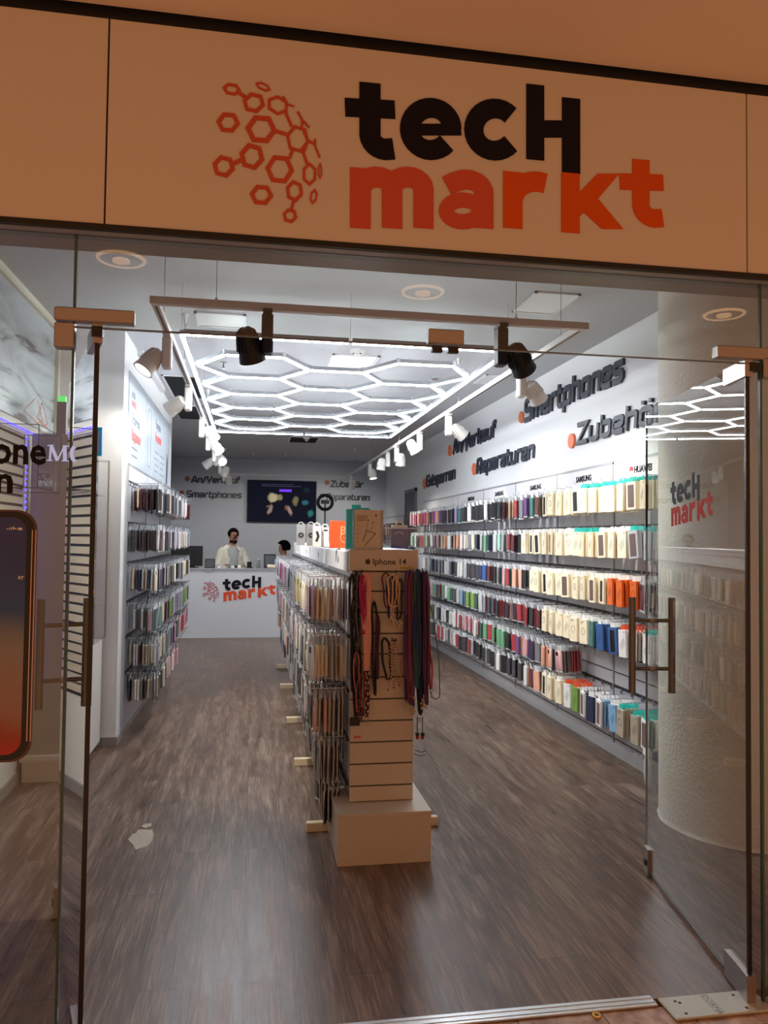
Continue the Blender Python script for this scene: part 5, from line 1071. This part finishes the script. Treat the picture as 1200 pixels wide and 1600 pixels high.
# television
ty = BY-.06; a = U(1, ty, 386, 815); b = U(1, ty, 494, 753)
def tvscr():
    m = bpy.data.materials.new('television_picture'); m.use_nodes = True; nt = m.node_tree; N = nt.nodes.new; L = nt.links.new; bs = nt.nodes['Principled BSDF']; bs.inputs['Base Color'].default_value = (.01, .01, .015, 1); bs.inputs['Roughness'].default_value = .12; bs.inputs['Specular IOR Level'].default_value = .0
    tc = N('ShaderNodeTexCoord'); acc = None
    w_ = b.x-a.x; h_ = b.z-a.z
    n = N('ShaderNodeTexNoise'); n.inputs['Scale'].default_value = 9; n.inputs['Detail'].default_value = 5; L(tc.outputs['Object'], n.inputs['Vector'])
    prev = None
    for (u, v, ru, rv, col, st, rot) in ((.37, .6, .075, .11, (190, 180, 140), 1.3, .3), (.47, .6, .04, .08, (150, 140, 100), 1.1, 0), (.33, .3, .035, .13, (176, 150, 136), 1.0, .35), (.30, .38, .03, .025, (176, 150, 136), .8, -.5), (.62, .28, .035, .14, (186, 156, 140), 1.0, -.35), (.57, .35, .03, .07, (150, 110, 84), .8, 0), (.70, .52, .045, .12, (140, 128, 84), 1.0, 0), (.84, .48, .05, .07, (60, 130, 140), .9, 0), (.92, .22, .05, .1, (60, 140, 136), .9, .3), (.86, .8, .05, .07, (30, 60, 72), .5, 0)):
        mp_ = N('ShaderNodeMapping'); mp_.vector_type = 'TEXTURE'; mp_.inputs['Location'].default_value = (a.x+u*w_, ty, a.z+v*h_); mp_.inputs['Scale'].default_value = (ru*w_, 1, rv*h_); mp_.inputs['Rotation'].default_value = (0, rot, 0); L(tc.outputs['Object'], mp_.inputs['Vector'])
        ln_ = N('ShaderNodeVectorMath'); ln_.operation = 'LENGTH'; sx = N('ShaderNodeVectorMath'); sx.operation = 'MULTIPLY'; sx.inputs[1].default_value = (1, 0, 1); L(mp_.outputs[0], sx.inputs[0]); L(sx.outputs[0], ln_.inputs[0])
        ad = N('ShaderNodeMath'); ad.operation = 'MULTIPLY_ADD'; ad.inputs[1].default_value = 1.4; L(n.outputs['Fac'], ad.inputs[0]); L(ln_.outputs['Value'], ad.inputs[2])
        mr = N('ShaderNodeMapRange'); mr.inputs[1].default_value = 1.35; mr.inputs[2].default_value = 1.8; mr.inputs[3].default_value = st; mr.inputs[4].default_value = 0; mr.inputs[3].default_value *= .75; L(ad.outputs[0], mr.inputs[0])
        mx = N('ShaderNodeMixRGB'); mx.blend_type = 'MIX'; c = S(col); mx.inputs[2].default_value = c; L(mr.outputs[0], mx.inputs[0])
        if prev: L(prev.outputs[0], mx.inputs[1])
        else: mx.inputs[1].default_value = S((10, 14, 28))
        prev = mx
    L(prev.outputs[0], bs.inputs['Emission Color']); bs.inputs['Emission Strength'].default_value = .8; return m
t = thing('television', 'wide dark television on the back wall showing dim faces and hands', 'television', ((a.x+b.x)/2, ty, a.z))
cas = obj('casing', MB().box((a.x-.012, ty, a.z-.015), (b.x+.012, BY-.002, b.z+.012), ch=.004), BLACK, t)
obj('screen', MB().box((a.x, ty-.003, a.z), (b.x, ty, b.z)), tvscr(), cas)
w_ = b.x-a.x; h_ = b.z-a.z
pb = obj('purple_banner', MB().box((a.x+.46*w_, ty-.0045, a.z+.74*h_), (a.x+.64*w_, ty-.003, a.z+.80*h_)), M('purple_banner_light', (60, 20, 140), .4, emit=(96, 40, 220), estr=1.2), t)
k = MB()
for z in (.87, .91): k.box((a.x+.2*w_, ty-.004, a.z+z*h_), (a.x+(.78 if z < .9 else .66)*w_, ty-.003, a.z+(z+.008)*h_))
obj('caption_line', k, M('dim_caption', (60, 60, 90), .5, emit=(90, 90, 130), estr=.6), t)

def skin_obj(name, verts, edges, radii, mat, parent, root=0, sub_=2):
    me = bpy.data.meshes.new(name); me.from_pydata(verts, edges, []); me.materials.append(mat); o = bpy.data.objects.new(name, me); C.objects.link(o)
    if parent: o.parent = parent
    sk = o.modifiers.new('skin', 'SKIN'); sl = me.skin_vertices[0].data if me.skin_vertices else None
    if sl is None:
        bpy.context.view_layer.update(); sl = me.skin_vertices[0].data
    for i, r in enumerate(radii): sl[i].radius = (r, r) if not isinstance(r, tuple) else r; sl[i].use_root = (i == root)
    sk.use_smooth_shade = True; ss = o.modifiers.new('sub', 'SUBSURF'); ss.levels = sub_; ss.render_levels = sub_
    return o
SKIN = M('brown_skin', (150, 104, 84), .5); HAIR = M('black_curly_hair', (12, 10, 12), .9, spec=.05, bump=(90, 1)); JAC = M('cream_denim', (206, 204, 194), .75, bump=(120, .3)); TEE = M('grey_tshirt', (158, 162, 168), .8); TRO = M('dark_trousers', (40, 42, 54), .8)
def person(x, y, yaw, top, label, jacket, tee, headturn=.35, bend=0.0, armL=None, armR=None, build=1.0, hair=HAIR, hairsz=1.0, jm=None):
    p = thing('person', label, 'person', (x, y, 0), local=True); p.rotation_euler = (0, 0, yaw); H = top; u = H/1.8
    V = []; E = []; Rr = []
    def v(co, r, par=None):
        V.append((co[0]*u, co[1]*u, co[2]*u)); Rr.append((r[0]*u, r[1]*u) if isinstance(r, tuple) else r*u)
        if par is not None: E.append((par, len(V)-1))
        return len(V)-1
    # local frame: facing -y, x to the figure's left
    pel = v((0, 0, .96), (.15, .11)); w1 = v((0, 0, 1.10), (.135, .10), pel); ch = v((0, -.005, 1.30), (.165, .115), w1); sh = v((0, .0, 1.42), (.15, .10), ch); nk = v((0, .0, 1.51), (.058, .06), sh)
    hx_, hy = .02*headturn, -.015
    jw = v((hx_, hy-.005, 1.58), (.062, .075), nk); md = v((hx_, hy, 1.655), (.072, .09), jw); cr = v((hx_, hy+.006, 1.725), (.070, .085), md); tp = v((hx_, hy+.006, 1.765), (.045, .055), cr)
    ns = v((hx_+.035*headturn, hy-.092, 1.645), (.012, .014), md)
    for s, arm in ((1, armL), (-1, armR)):
        a0 = v((s*.15, .0, 1.42), .062, sh); el = v((s*arm[0][0], arm[0][1], arm[0][2]), .042, a0); wr = v((s*arm[1][0], arm[1][1], arm[1][2]), .027, el)
        d = (Vector(V[wr])-Vector(V[el])).normalized(); W0 = Vector(V[wr])/u; pm = v(tuple(W0+d*.045), (.036, .02), wr); side = Vector((s*1.0, 0, 0)); side = (side-d*side.dot(d)).normalized(); nrm = d.cross(side)
        kn = v(tuple(W0+d*.085), (.038, .018), pm)
        for q, (off, L_) in enumerate(((-.028, .062), (-.009, .075), (.010, .07), (.028, .055))):
            b1 = v(tuple(W0+d*.105+side*off), .0095, kn); b2 = v(tuple(W0+d*(.105+L_*.55)+side*off*1.15+Vector((0, 0, -.008))), .0088, b1); v(tuple(W0+d*(.105+L_)+side*off*1.15+Vector((0, 0, -.026))), .0075, b2)
        th = v(tuple(W0+d*.05-side*.045), .012, pm); v(tuple(W0+d*.085-side*.06+Vector((0, 0, -.01))), .010, th)
    for s in (1, -1):
        hp = v((s*.09, 0, .90), .085, pel); kn = v((s*.10, -.01, .50), .056, hp); an = v((s*.10, .015, .09), .036, kn); v((s*.11, -.10, .035), (.04, .03), an)
    skin_obj('body', V, E, Rr, SKIN, p)
    # T-shirt: a little wider than the trunk
    def ring(z, rx_, ry_, cy=0, n=28, a0=0, a1=360, dx=0): return [((dx+rx_*sin(radians(a0+(a1-a0)*i/n)))*u, (cy-ry_*cos(radians(a0+(a1-a0)*i/n)))*u, z*u) for i in range(n if a1-a0 == 360 else n+1)]
    mb = MB(); mb.loft([ring(z, a, b_, c) for z, a, b_, c in ((.92, .172, .132, 0), (1.05, .162, .125, 0), (1.2, .175, .13, 0), (1.34, .185, .132, 0), (1.43, .15, .11, 0), (1.485, .082, .08, 0))], caps=True); obj('tshirt', mb, tee, p, smooth=True)
    mb = MB(); mb.loft([ring(z, a, b_, c) for z, a, b_, c in ((.86, .18, .135, 0), (.95, .178, .13, 0), (1.0, .17, .125, 0))])
    for s in (1, -1): mb.loft([[((s*x_+rr2*cos(i*pi/8))*u, (y_+rr2*sin(i*pi/8))*u, z_*u) for i in range(16)] for x_, y_, z_, rr2 in ((.09, 0, .90, .1), (.10, -.005, .5, .078), (.10, .01, .09, .066))])
    obj('trousers', mb, TRO, p, smooth=True)
    for s in (1, -1): obj('shoe', MB().box(((s*.105-.045)*u, -.17*u, 0), ((s*.105+.045)*u, .09*u, .075*u), ch=.025), BLACK, p, smooth=True)
    # jacket: open in front, with sleeves, collar, cuffs
    if jacket:
        g0 = 26; rg = [(.88, .21, .17), (1.0, .205, .165), (1.15, .205, .16), (1.3, .225, .16), (1.40, .232, .15), (1.45, .20, .13), (1.485, .13, .105), (1.51, .085, .085)]
        out = [ring(z, a, b_, 0, 30, g0, 360-g0) for z, a, b_ in rg]; inn = [ring(z, a-.012, b_-.012, 0, 30, g0, 360-g0) for z, a, b_ in rg]
        mb = MB(); rings = [o_+list(reversed(i_)) for o_, i_ in zip(out, inn)]; mb.loft(rings); jo = obj('jacket', mb, jacket, p, smooth=True)
        for s, arm in ((1, armL), (-1, armR)):
            A0 = Vector((s*.155, 0, 1.405)); E0 = Vector((s*arm[0][0], arm[0][1], arm[0][2])); W0 = Vector((s*arm[1][0], arm[1][1], arm[1][2]))
            pts = [A0-Vector((s*.03, 0, -.01)), A0.lerp(E0, .12), A0.lerp(E0, .5), A0.lerp(E0, .93), E0.lerp(W0, .15), E0.lerp(W0, .6), E0.lerp(W0, .93)]
            m2 = MB(); m2.tube([q*u for q in pts], [q*u for q in (.080, .086, .076, .066, .062, .054, .048)], 16); obj('sleeve', m2, jacket, p, smooth=True)
            cu = MB(); cu.tube([E0.lerp(W0, .86)*u, E0.lerp(W0, .97)*u], [.050*u, .049*u], 16); obj('cuff', cu, jacket, p, smooth=True)
        k = MB()
        for s in (1, -1):
            k.add([(s*.05*u, -.10*u, 1.49*u), (s*.105*u, -.135*u, 1.40*u), (s*.13*u, -.12*u, 1.45*u), (s*.085*u, -.02*u, 1.52*u), (s*.05*u, -.092*u, 1.48*u), (s*.105*u, -.127*u, 1.39*u), (s*.13*u, -.112*u, 1.44*u), (s*.085*u, -.012*u, 1.50*u)], [(0, 1, 2, 3), (7, 6, 5, 4), (0, 4, 5, 1), (1, 5, 6, 2), (2, 6, 7, 3), (3, 7, 4, 0)])
        obj('collar', k, jacket, p)
        k = MB()
        for s in (1, -1): T = Matrix.Translation((s*.115*u, -.148*u, 1.24*u)) @ Matrix.Rotation(s*.62, 4, 'Z'); k.box((-.05*u, -.006, -.06*u), (.05*u, .006, .06*u), 0, T, ch=.003); k.box((-.052*u, -.012, .03*u), (.052*u, .002, .062*u), 0, T, ch=.003)
        obj('chest_pocket', k, jacket, p)
    # hair and face
    hr = MB(); Rh = random.Random(3); hc = Vector((hx_, hy+.012, 1.70)); rings = []
    for k_ in range(11):
        an = -35+125*k_/10; q = cos(radians(an)); rings.append([])
        for i in range(22):
            th = i*2*pi/22; bx = hc.x+.094*hairsz*q*sin(th); byy = hc.y-.108*hairsz*q*cos(th); front = cos(th) > .35
            zz = hc.z+.105*hairsz*sin(radians(an)); 
            if front and an < 25: byy = hc.y-.07*q*cos(th); bx = hc.x+.07*q*sin(th); 
            n_ = 1+Rh.uniform(-.05, .07); rings[-1].append(((hc.x+(bx-hc.x)*n_)*u, (hc.y+(byy-hc.y)*n_)*u, zz*u))
    hr.loft(rings); obj('hair', hr, hair, p, smooth=True)
    ft = headturn*.02
    for s in (1, -1):
        obj('ear', MB().sphere(((hx_+s*.074)*u, (hy+.01)*u, 1.645*u), (.010*u, .020*u, .030*u), n=10), SKIN, p, smooth=True)
        obj('eye', MB().sphere(((hx_+ft+s*.03)*u, (hy-.082)*u, 1.668*u), (.013*u, .007*u, .006*u), n=8), M('dark_eye', (24, 18, 18), .3), p, smooth=True)
    k = MB()
    for s in (1, -1): k.tube([((hx_+ft+s*(.012+.012*q))*u, (hy-.088+.004*q)*u, (1.685+.003*(1-abs(q-1.5)))*u) for q in range(4)], .004*u, 5)
    obj('eyebrow', k, hair, p)
    be = MB(); rings = []
    for k_, (z, s_) in enumerate(((1.525, .55), (1.542, .92), (1.56, 1.0), (1.585, 1.01), (1.635, 1.02))): rings.append([((hx_+.066*s_*sin(th))*u, (hy-.004-.080*s_*cos(th)*(1.0 if z < 1.6 else .93))*u, z*u) for th in [radians(-100+200*i/16) for i in range(17)]]+[((hx_+.05*s_*sin(th))*u, (hy-.004-.05*s_*cos(th))*u, z*u) for th in [radians(100-200*i/16) for i in range(17)]])
    if build > 0: be.loft(rings[:4]); obj('beard', be, M('dark_beard', (34, 26, 24), .9, spec=.05), p, smooth=True)
    obj('mouth', MB().tube([((hx_+ft-.02)*u, (hy-.088)*u, 1.598*u), ((hx_+ft)*u, (hy-.094)*u, 1.600*u), ((hx_+ft+.02)*u, (hy-.088)*u, 1.598*u)], .005*u, 6), M('lip_brown', (120, 70, 62), .4), p)
    return p
hd = U(1, 13.45, 364, 825)
person(hd.x-.01, 13.45, radians(14), hd.z, 'bearded man with black hair in open cream jacket and grey T-shirt behind the counter', JAC, TEE, headturn=.9, armL=((.26, -.07, 1.16), (.24, -.30, 1.14)), armR=((.27, -.04, 1.13), (.20, -.28, 1.16)))
h2 = U(1, 13.35, 444, 846)
person(h2.x, 13.35, radians(-100), h2.z, 'person with bushy black hair in olive clothing, half hidden behind the stand', M('olive_cloth', (112, 114, 102), .8), M('dark_top', (40, 42, 48), .8), headturn=0, armL=((.24, -.06, 1.15), (.20, -.27, 1.2)), armR=((.24, -.06, 1.15), (.18, -.27, 1.2)), hairsz=1.25, build=0)
# things on the counter
a = U(1, 12.95, 276, 887); b = U(1, 12.95, 317, 853)
t = thing('monitor', 'large black monitor at the left end of the counter', 'monitor', ((a.x+b.x)/2, 12.95, CZT)); obj('screen_panel', MB().box((a.x-.1, 12.95, CZT+.03), (b.x, 12.985, b.z), ch=.004), BLACK, t); obj('stand', MB().box((a.x+.02, 12.96, CZT+.008), (b.x-.12, 12.98, CZT+.1)).box((a.x-.04, 12.9, CZT), (b.x-.06, 13.05, CZT+.012)), BLACK, t)
a = U(1, 12.85, 320, 886); b = U(1, 12.85, 336, 873)
t = thing('card_terminal', 'dark grey boxy device with a cable beside the monitor', 'device', (a.x, 12.85, CZT)); obj('body', MB().box((a.x, 12.82, CZT), (b.x, 12.95, b.z), ch=.006), M('dark_grey_device', (62, 66, 76), .4), t); obj('face_plate', MB().box((a.x+.02, 12.815, CZT+.02), (b.x-.02, 12.82, b.z-.02)), M('device_face', (88, 92, 100), .3), t)
obj('cable', MB().tube([(a.x+.03*q-.02, 12.672-.004*(q % 2), CZT-.02-.05*sin(q*pi/6)) for q in range(7)]+[(b.x-.01, 12.70, CZT+.004), (b.x-.02, 12.8, CZT+.01)], .003, 5), BLACK, t)
a = U(1, 13.05, 386, 886); b = U(1, 13.05, 393, 876); t = thing('mug', 'small black cup-shaped object on the counter before the man', 'cup', (a.x, 13.05, CZT)); obj('body', MB().loft([[((a.x+b.x)/2+r_*cos(i*pi/8), 13.05+r_*sin(i*pi/8), z) for i in range(16)] for z, r_ in ((CZT, .035), (CZT+.10, .04), (CZT+.10, .034), (CZT+.02, .03))]), BLACK, t); obj('saucer', MB().cyl(((a.x+b.x)/2, 13.05, CZT), ((a.x+b.x)/2, 13.05, CZT+.006), .075, n=20), BLACK, t)
def bottle(px, pt, lab, mat, r=.03, y=12.95, cap=None):
    a = U(1, y, px, pt); t = thing('bottle', lab, 'bottle', (a.x, y, CZT)); h = a.z-CZT
    obj('body', MB().loft([[(a.x+rr2*cos(i*pi/8), y+rr2*sin(i*pi/8), CZT+z*h) for i in range(16)] for z, rr2 in ((0, r*.95), (.02, r), (.6, r), (.8, r*.45), (.9, r*.4))]), mat, t, smooth=True); obj('cap', MB().cyl((a.x, y, CZT+.9*h), (a.x, y, a.z), r*.45, n=12), cap or WPL, t)
bottle(404, 873, 'grey bottle on the counter right of the black cup', M('grey_bottle', (120, 124, 130), .3), .032); bottle(433, 867, 'clear bottle with white label on the counter near the seated person', M('pale_bottle', (176, 186, 200), .2), .045)
a = U(1, 13.0, 412, 886); b = U(1, 13.0, 432, 866); t = thing('monitor', 'small framed screen on the counter at the right', 'monitor', (a.x, 13.0, CZT)); obj('frame', MB().box((a.x, 13.0, CZT), (b.x, 13.03, b.z), ch=.004), BLACK, t); obj('screen', MB().box((a.x+.02, 12.997, CZT+.03), (b.x-.02, 13.0, b.z-.02)), M('grey_screen', (96, 104, 112), .2), t)
R7 = random.Random(8)
for i in range(7):
    a = U(1, 12.85+.1*(i % 3), 343+i*5.2, 884); c = ['white', 'silver', 'white', 'grey', 'white', 'black', 'white'][i]; h = .02+.02*R7.random()
    tag(obj('small_box', MB().box((a.x-.03, 12.82+.1*(i % 3), CZT), (a.x+.025, 12.89+.1*(i % 3), CZT+h+.015), ch=.004), CM[c]), 'small %s item on the counter before the man, %s from the left' % (c, ordn(i+1)), 'small box', 'small items on the counter')
a = U(1, 12.9, 425, 884); t = tag(obj('paper_roll', MB().cyl((a.x-.07, 12.9, CZT+.035), (a.x+.06, 12.86, CZT+.03), .03, n=16), CM['cream'], smooth=True), 'pale paper roll lying on the counter before the small screen', 'paper roll')
# ring lamp
ry = 12.9; c = U(1, ry, 508, 785); r1 = abs(U(1, ry, 521, 785).x-c.x)-.02
t = thing('ring_lamp', 'black ring lamp with phone holder on a thin stand beside the television', 'lamp', (c.x, ry, CZT)); obj('ring', MB().tube([(c.x+r1*cos(q*pi/18), ry, c.z+r1*sin(q*pi/18)) for q in range(36)], .028, 8, closed=True), BLACK, t, smooth=True)
obj('phone_clamp', MB().box((c.x-.07, ry-.015, c.z-.025), (c.x+.07, ry+.02, c.z+.04), ch=.006).box((c.x-.015, ry-.01, c.z-r1), (c.x+.015, ry+.01, c.z-.02)), BLACK, t); obj('stand', MB().cyl((c.x, ry, CZT+.01), (c.x, ry, c.z-r1), .012).cyl((c.x, ry, CZT), (c.x, ry, CZT+.015), .1, n=20), BLACK, t)
# dark gadgets in a row behind the orange box (far shelf by the back wall)
R8 = random.Random(5); sy = 14.6; p0 = U(1, sy, 505, 812); t = thing('shelf_unit', 'low white shelf unit against the back wall at the right', 'shelf', (p0.x+.6, sy, 0)); obj('carcass', MB().box((p0.x, sy, 0), (2.3, sy+.35, 1.55)), SLAT, t)
for i in range(4):
    x = p0.x+.12+i*.2; tt = thing('headphones', 'dark red and black headphones on the rear shelf, %s from the left' % ordn(i+1), 'headphones', (x, sy+.1, 1.55), 'headphones on the rear shelf'); obj('headband', MB().tube([(x+.075*cos(q*pi/10), sy+.1, 1.62+.1*sin(q*pi/10)) for q in range(11)], .012, 6), BLACK, tt, smooth=True)
    for s in (-1, 1): obj('ear_cup', MB().cyl((x+s*.075, sy+.1, 1.602), (x+s*.045, sy+.1, 1.602), .05, n=14), CM['maroon'], tt)

# ---------------------------------------------------------------- left wall picture boards
def board(y0, y1, z0, z1, lab, kind):
    t = thing('picture_board', lab, 'poster', (LX, (y0+y1)/2, z0)); x = LX+.012
    obj('board', MB().box((LX+.001, y0, z0), (x, y1, z1)), M('pale_blue_board', (212, 222, 232), .22), t)
    A, B, N = (0, 1, 0), (0, 0, 1), (1, 0, 0); L_ = y1-y0
    GR = M('grey_board_print', (112, 120, 132), .5); RP_ = M('red_board_print', (220, 96, 92), .5)
    if kind == 0:
        ftext('tech', .10, (x+.0005, y0+.12, z1-.19), A, B, N, GR, 'caption', t); ftext('markt', .10, (x+.0005, y0+.12, z1-.26), A, B, N, RP_, 'caption', t)
    if kind in (0, 1):
        zz = z1-.40 if kind == 0 else z1-.22; ftext('Express', .13, (x+.0005, y0+.18, zz), A, B, N, GR, 'caption', t, off=.002); ftext('Reparatur', .13, (x+.0005, y0+.15, zz-.13), A, B, N, RP_, 'caption', t, off=.003)
        k = MB(); R = random.Random(kind)
        for q in range(4):
            for c in range(2 if kind == 1 else 1): zz2 = z0+.07+q*.065; k.box((x, y0+.15+c*.5, zz2), (x+.0012, y0+.15+c*.5+R.uniform(.2, .36), zz2+.014))
        obj('small_lines', k, GR, t)
    if kind == 2:
        k = MB(); k.ribbon([(p[0]+(y0+y1)/2-y0, p[1]) for p in rr(-.12, .08, .12, z1-z0-.12, .03)], .012, (x, y0, z0), A, B, N, .001, True); obj('phone_outline', k, GR, t)
    if kind == 1: obj('dark_figure', MB().poly([(0, 0), (.12, 0), (.16, .25), (.05, .35)], (x, y1-.3, z0+.02), A, B, N, .001), M('dark_blue_print', (44, 54, 84), .5), t)
board(6.46, 7.42, 2.19, 2.93, 'pale blue board with grey and red words, first over the left wall display', 0)
board(7.44, 7.98, 2.19, 2.93, 'narrow pale blue board with a phone outline, between the two worded boards', 2)
board(8.0, 9.5, 2.19, 2.93, 'wide pale blue board with grey and red words, farthest on the left wall', 1)

# ---------------------------------------------------------------- left bay behind the shop window
x = LBX+.002; p0 = U(0, LBX, 0, 428); p1 = U(0, LBX, 84, 515); p2 = U(0, LBX, 85, 685)
def postermat():
    m = bpy.data.materials.new('grey_splash_print'); m.use_nodes = True; nt = m.node_tree; N = nt.nodes.new; L = nt.links.new; b = nt.nodes['Principled BSDF']; tc = N('ShaderNodeTexCoord')
    mp_ = N('ShaderNodeMapping'); mp_.inputs['Rotation'].default_value = (radians(38), 0, 0); mp_.inputs['Scale'].default_value = (1, .9, 4.2); L(tc.outputs['Object'], mp_.inputs[0])
    n = N('ShaderNodeTexNoise'); n.inputs['Scale'].default_value = 1.5; n.inputs['Detail'].default_value = 6; n.inputs['Distortion'].default_value = 1.1; L(mp_.outputs[0], n.inputs['Vector'])
    sp = N('ShaderNodeSeparateXYZ'); L(tc.outputs['Object'], sp.inputs[0]); ad = N('ShaderNodeMath'); ad.operation = 'MULTIPLY_ADD'; ad.inputs[1].default_value = -.22; L(sp.outputs['Z'], ad.inputs[0]); 
    a2 = N('ShaderNodeMath'); a2.operation = 'ADD'; a2.inputs[1].default_value = .60; L(n.outputs['Fac'], ad.inputs[2]); L(ad.outputs[0], a2.inputs[0])
    cr = N('ShaderNodeValToRGB'); e = cr.color_ramp.elements; e[0].position = .40; e[0].color = S((196, 206, 214)); e[1].position = .63; e[1].color = S((66, 72, 80)); q = e.new(.55); q.color = S((168, 178, 186)); L(a2.outputs[0], cr.inputs[0]); L(cr.outputs[0], b.inputs['Base Color']); b.inputs['Roughness'].default_value = .3; return m
t = thing('wall_poster', 'large pale grey splash photo poster high on the left bay wall', 'poster', (x, 4.4, 2.3)); obj('print', MB().box((x, FY+.12, 2.33), (x+.006, 6.05, 3.11)), postermat(), t)
k = MB(); k.box((x, FY+.1, 3.11), (x+.03, 6.1, 3.135)); k.box((x, 6.05, 2.31), (x+.03, 6.085, 3.12)); obj('frame', k, M('cream_frame', (214, 208, 190), .5), t)
k = MB(); R3 = random.Random(6)
for i in range(5): y0 = 5.55+R3.uniform(-.1, .25); k.ribbon([(y0, 2.52), (y0+R3.uniform(-.25, .25), 2.40), (y0+R3.uniform(-.2, .3), 2.36)], .008, (x+.006, 0, 0), (0, 1, 0), (0, 0, 1), (1, 0, 0), .001)
obj('red_scribble', k, M('faded_red_print', (196, 110, 92), .5), t)
t = thing('slatwall_panel', 'beige slatted display wall in the left bay behind the window', 'display panel', (LBX, 4, 0)); sz = [.62+.0615*i for i in range(27)]; mb = MB(); gr = MB()
obj('backing', MB().box((x, FY+.1, .6), (x+.006, 5.32, 2.27)), GROOVE, t)
BSL = M('beige_slat', (196, 182, 158), .45)
for z in sz: mb.box((x+.006, FY+.1, z+.006), (x+.02, 5.32, z+.050))
obj('slats', mb, BSL, t)
LED = M('blue_violet_led', (70, 60, 255), .4, emit=(70, 56, 255), estr=5.0)
t = thing('led_strip', 'blue LED dot strip edging the slatted wall in the left bay', 'light strip', (x+.03, 4, 1.5)); k = MB(); b2_ = MB()
for i in range(70): k.box((x+.024, FY+.15+i*.04, 2.262), (x+.032, FY+.162+i*.04, 2.274))
for i in range(44): k.box((x+.024, 5.30, .66+i*.037), (x+.034, 5.315, .672+i*.037))
b2_.box((x+.02, FY+.12, 2.258), (x+.024, 5.325, 2.278)).box((x+.02, 5.295, .62), (x+.024, 5.325, 2.27)); obj('led_dots', k, LED, t); obj('tape', b2_, WPL, t)
# grey partition with white plinth, thin post with green tag on top
a = U(1, 5.42, 36, 700); t = thing('partition_panel', 'warm grey partition panel facing the entrance in the left bay', 'partition', (-1.3, 5.42, 0)); obj('panel', MB().box((LBX+.03, 5.42, .17), (-1.155, 5.50, 2.27)), M('warm_grey_laminate', (168, 160, 146), .3), t)
obj('plinth', MB().box((LBX+.03, 5.39, 0), (-1.20, 5.50, .135)).box((LBX+.02, 5.37, .135), (-1.15, 5.50, .17)), M('white_plinth', (214, 206, 190), .4), t)
a = U(1, 5.45, 93, 640); t = thing('corner_post', 'thin grey post with a green tag on top', 'post', (a.x, 5.45, 0)); obj('post', MB().box((a.x-.03, 5.505, .0), (a.x+.03, 5.56, 2.5)), M('mauve_grey_post', (140, 128, 130), .4), t); obj('green_tag', MB().box((a.x-.028, 5.515, 2.5), (a.x+.022, 5.55, 2.54)), M('green_tag_glow', (110, 220, 120), .4, emit=(96, 220, 110), estr=1.0), t)  # plain green tag, its glow is put into the material
# acrylic case hanging on the slats
ACR = glass('thin_acrylic', (.93, .93, .95, 1), gain=1.3)
t = thing('acrylic_case', 'clear acrylic display case hung on the slatted wall', 'display case', (x+.13, 4.95, 1.85)); obj('case_body', MB().box((x+.03, 4.72, 1.87), (x+.25, 5.24, 2.235)), ACR, t)
k = MB(); c8 = [(xx, yy, zz) for xx in (x+.03, x+.25) for yy in (4.72, 5.24) for zz in (1.87, 2.235)]
for i in range(8):
    for j in range(i+1, 8):
        if sum(abs(c8[i][q]-c8[j][q]) > 1e-6 for q in range(3)) == 1: k.cyl(c8[i], c8[j], .0022, n=4)
obj('case_edge', k, M('dark_acrylic_edge', (70, 70, 76), .2), t)
# glass vitrine beyond the door leaf with blue framed phone on top, white cupboard below
gx = -1.03; a = U(1, 5.9, 159, 715); t = thing('display_cabinet', 'narrow glass display cabinet on a white base behind the left door', 'cabinet', (-1.25, 5.85, 0)); x1 = a.x
obj('base_cupboard', MB().box((LBX+.03, 5.62, .05), (x1-.02, 6.2, .82)), M('white_cupboard', (216, 212, 204), .4), t); obj('glass_box', MB().box((LBX+.03, 5.62, .83), (x1, 6.2, a.z)), ACR, t)
k = MB()
for yy in (5.62, 6.2):
    for z in (.83, a.z): k.box((LBX+.03, yy-.006, z-.008), (x1, yy+.006, z+.008))
    k.box((x1-.008, yy-.006, .83), (x1+.004, yy+.006, a.z))
for z in (1.1, 1.35, 1.62, 1.9): k.box((LBX+.03, 5.63, z-.003), (x1-.01, 6.19, z+.003))
obj('metal_frame', k, M('champagne_metal', (176, 164, 150), .35, .8), t); obj('back_slats', MB().box((LBX+.02, 5.62, .83), (LBX+.03, 6.2, a.z)), BSL, t)
a = U(1, 5.75, 150, 708); b = U(1, 5.75, 160, 668); t = thing('framed_phone', 'bright blue framed picture standing on the glass cabinet', 'picture frame', (a.x, 5.75, a.z)); obj('frame', MB().box((a.x-.012, 5.74, x1 and 2.165), (b.x-.0, 5.77, b.z)), M('cyan_frame', (40, 150, 190), .4), t); obj('picture', MB().box((a.x+.004, 5.737, 2.19), (b.x-.012, 5.74, b.z-.03)), M('dusty_blue_picture', (120, 130, 170), .4), t)
# small leaflets and boxes in the vitrine
for i, (z, c, lab) in enumerate(((1.62, 'white', 'white leaflet standing on a cabinet shelf, upper'), (1.1, 'cream', 'cream box on the lowest glass cabinet shelf'), (1.35, 'beige', 'beige box on the middle cabinet shelf'))):
    tag(obj('leaflet' if i == 0 else 'small_box', MB().box((x1-.12, 5.75, z+.004), (x1-.04, 5.80 if i == 0 else 5.95, z+(.2 if i == 0 else .07))), CM[c]), lab, 'leaflet' if i == 0 else 'box')

for o in bpy.data.objects:
    if '_w' in o: del o['_w']
bpy.context.view_layer.update()
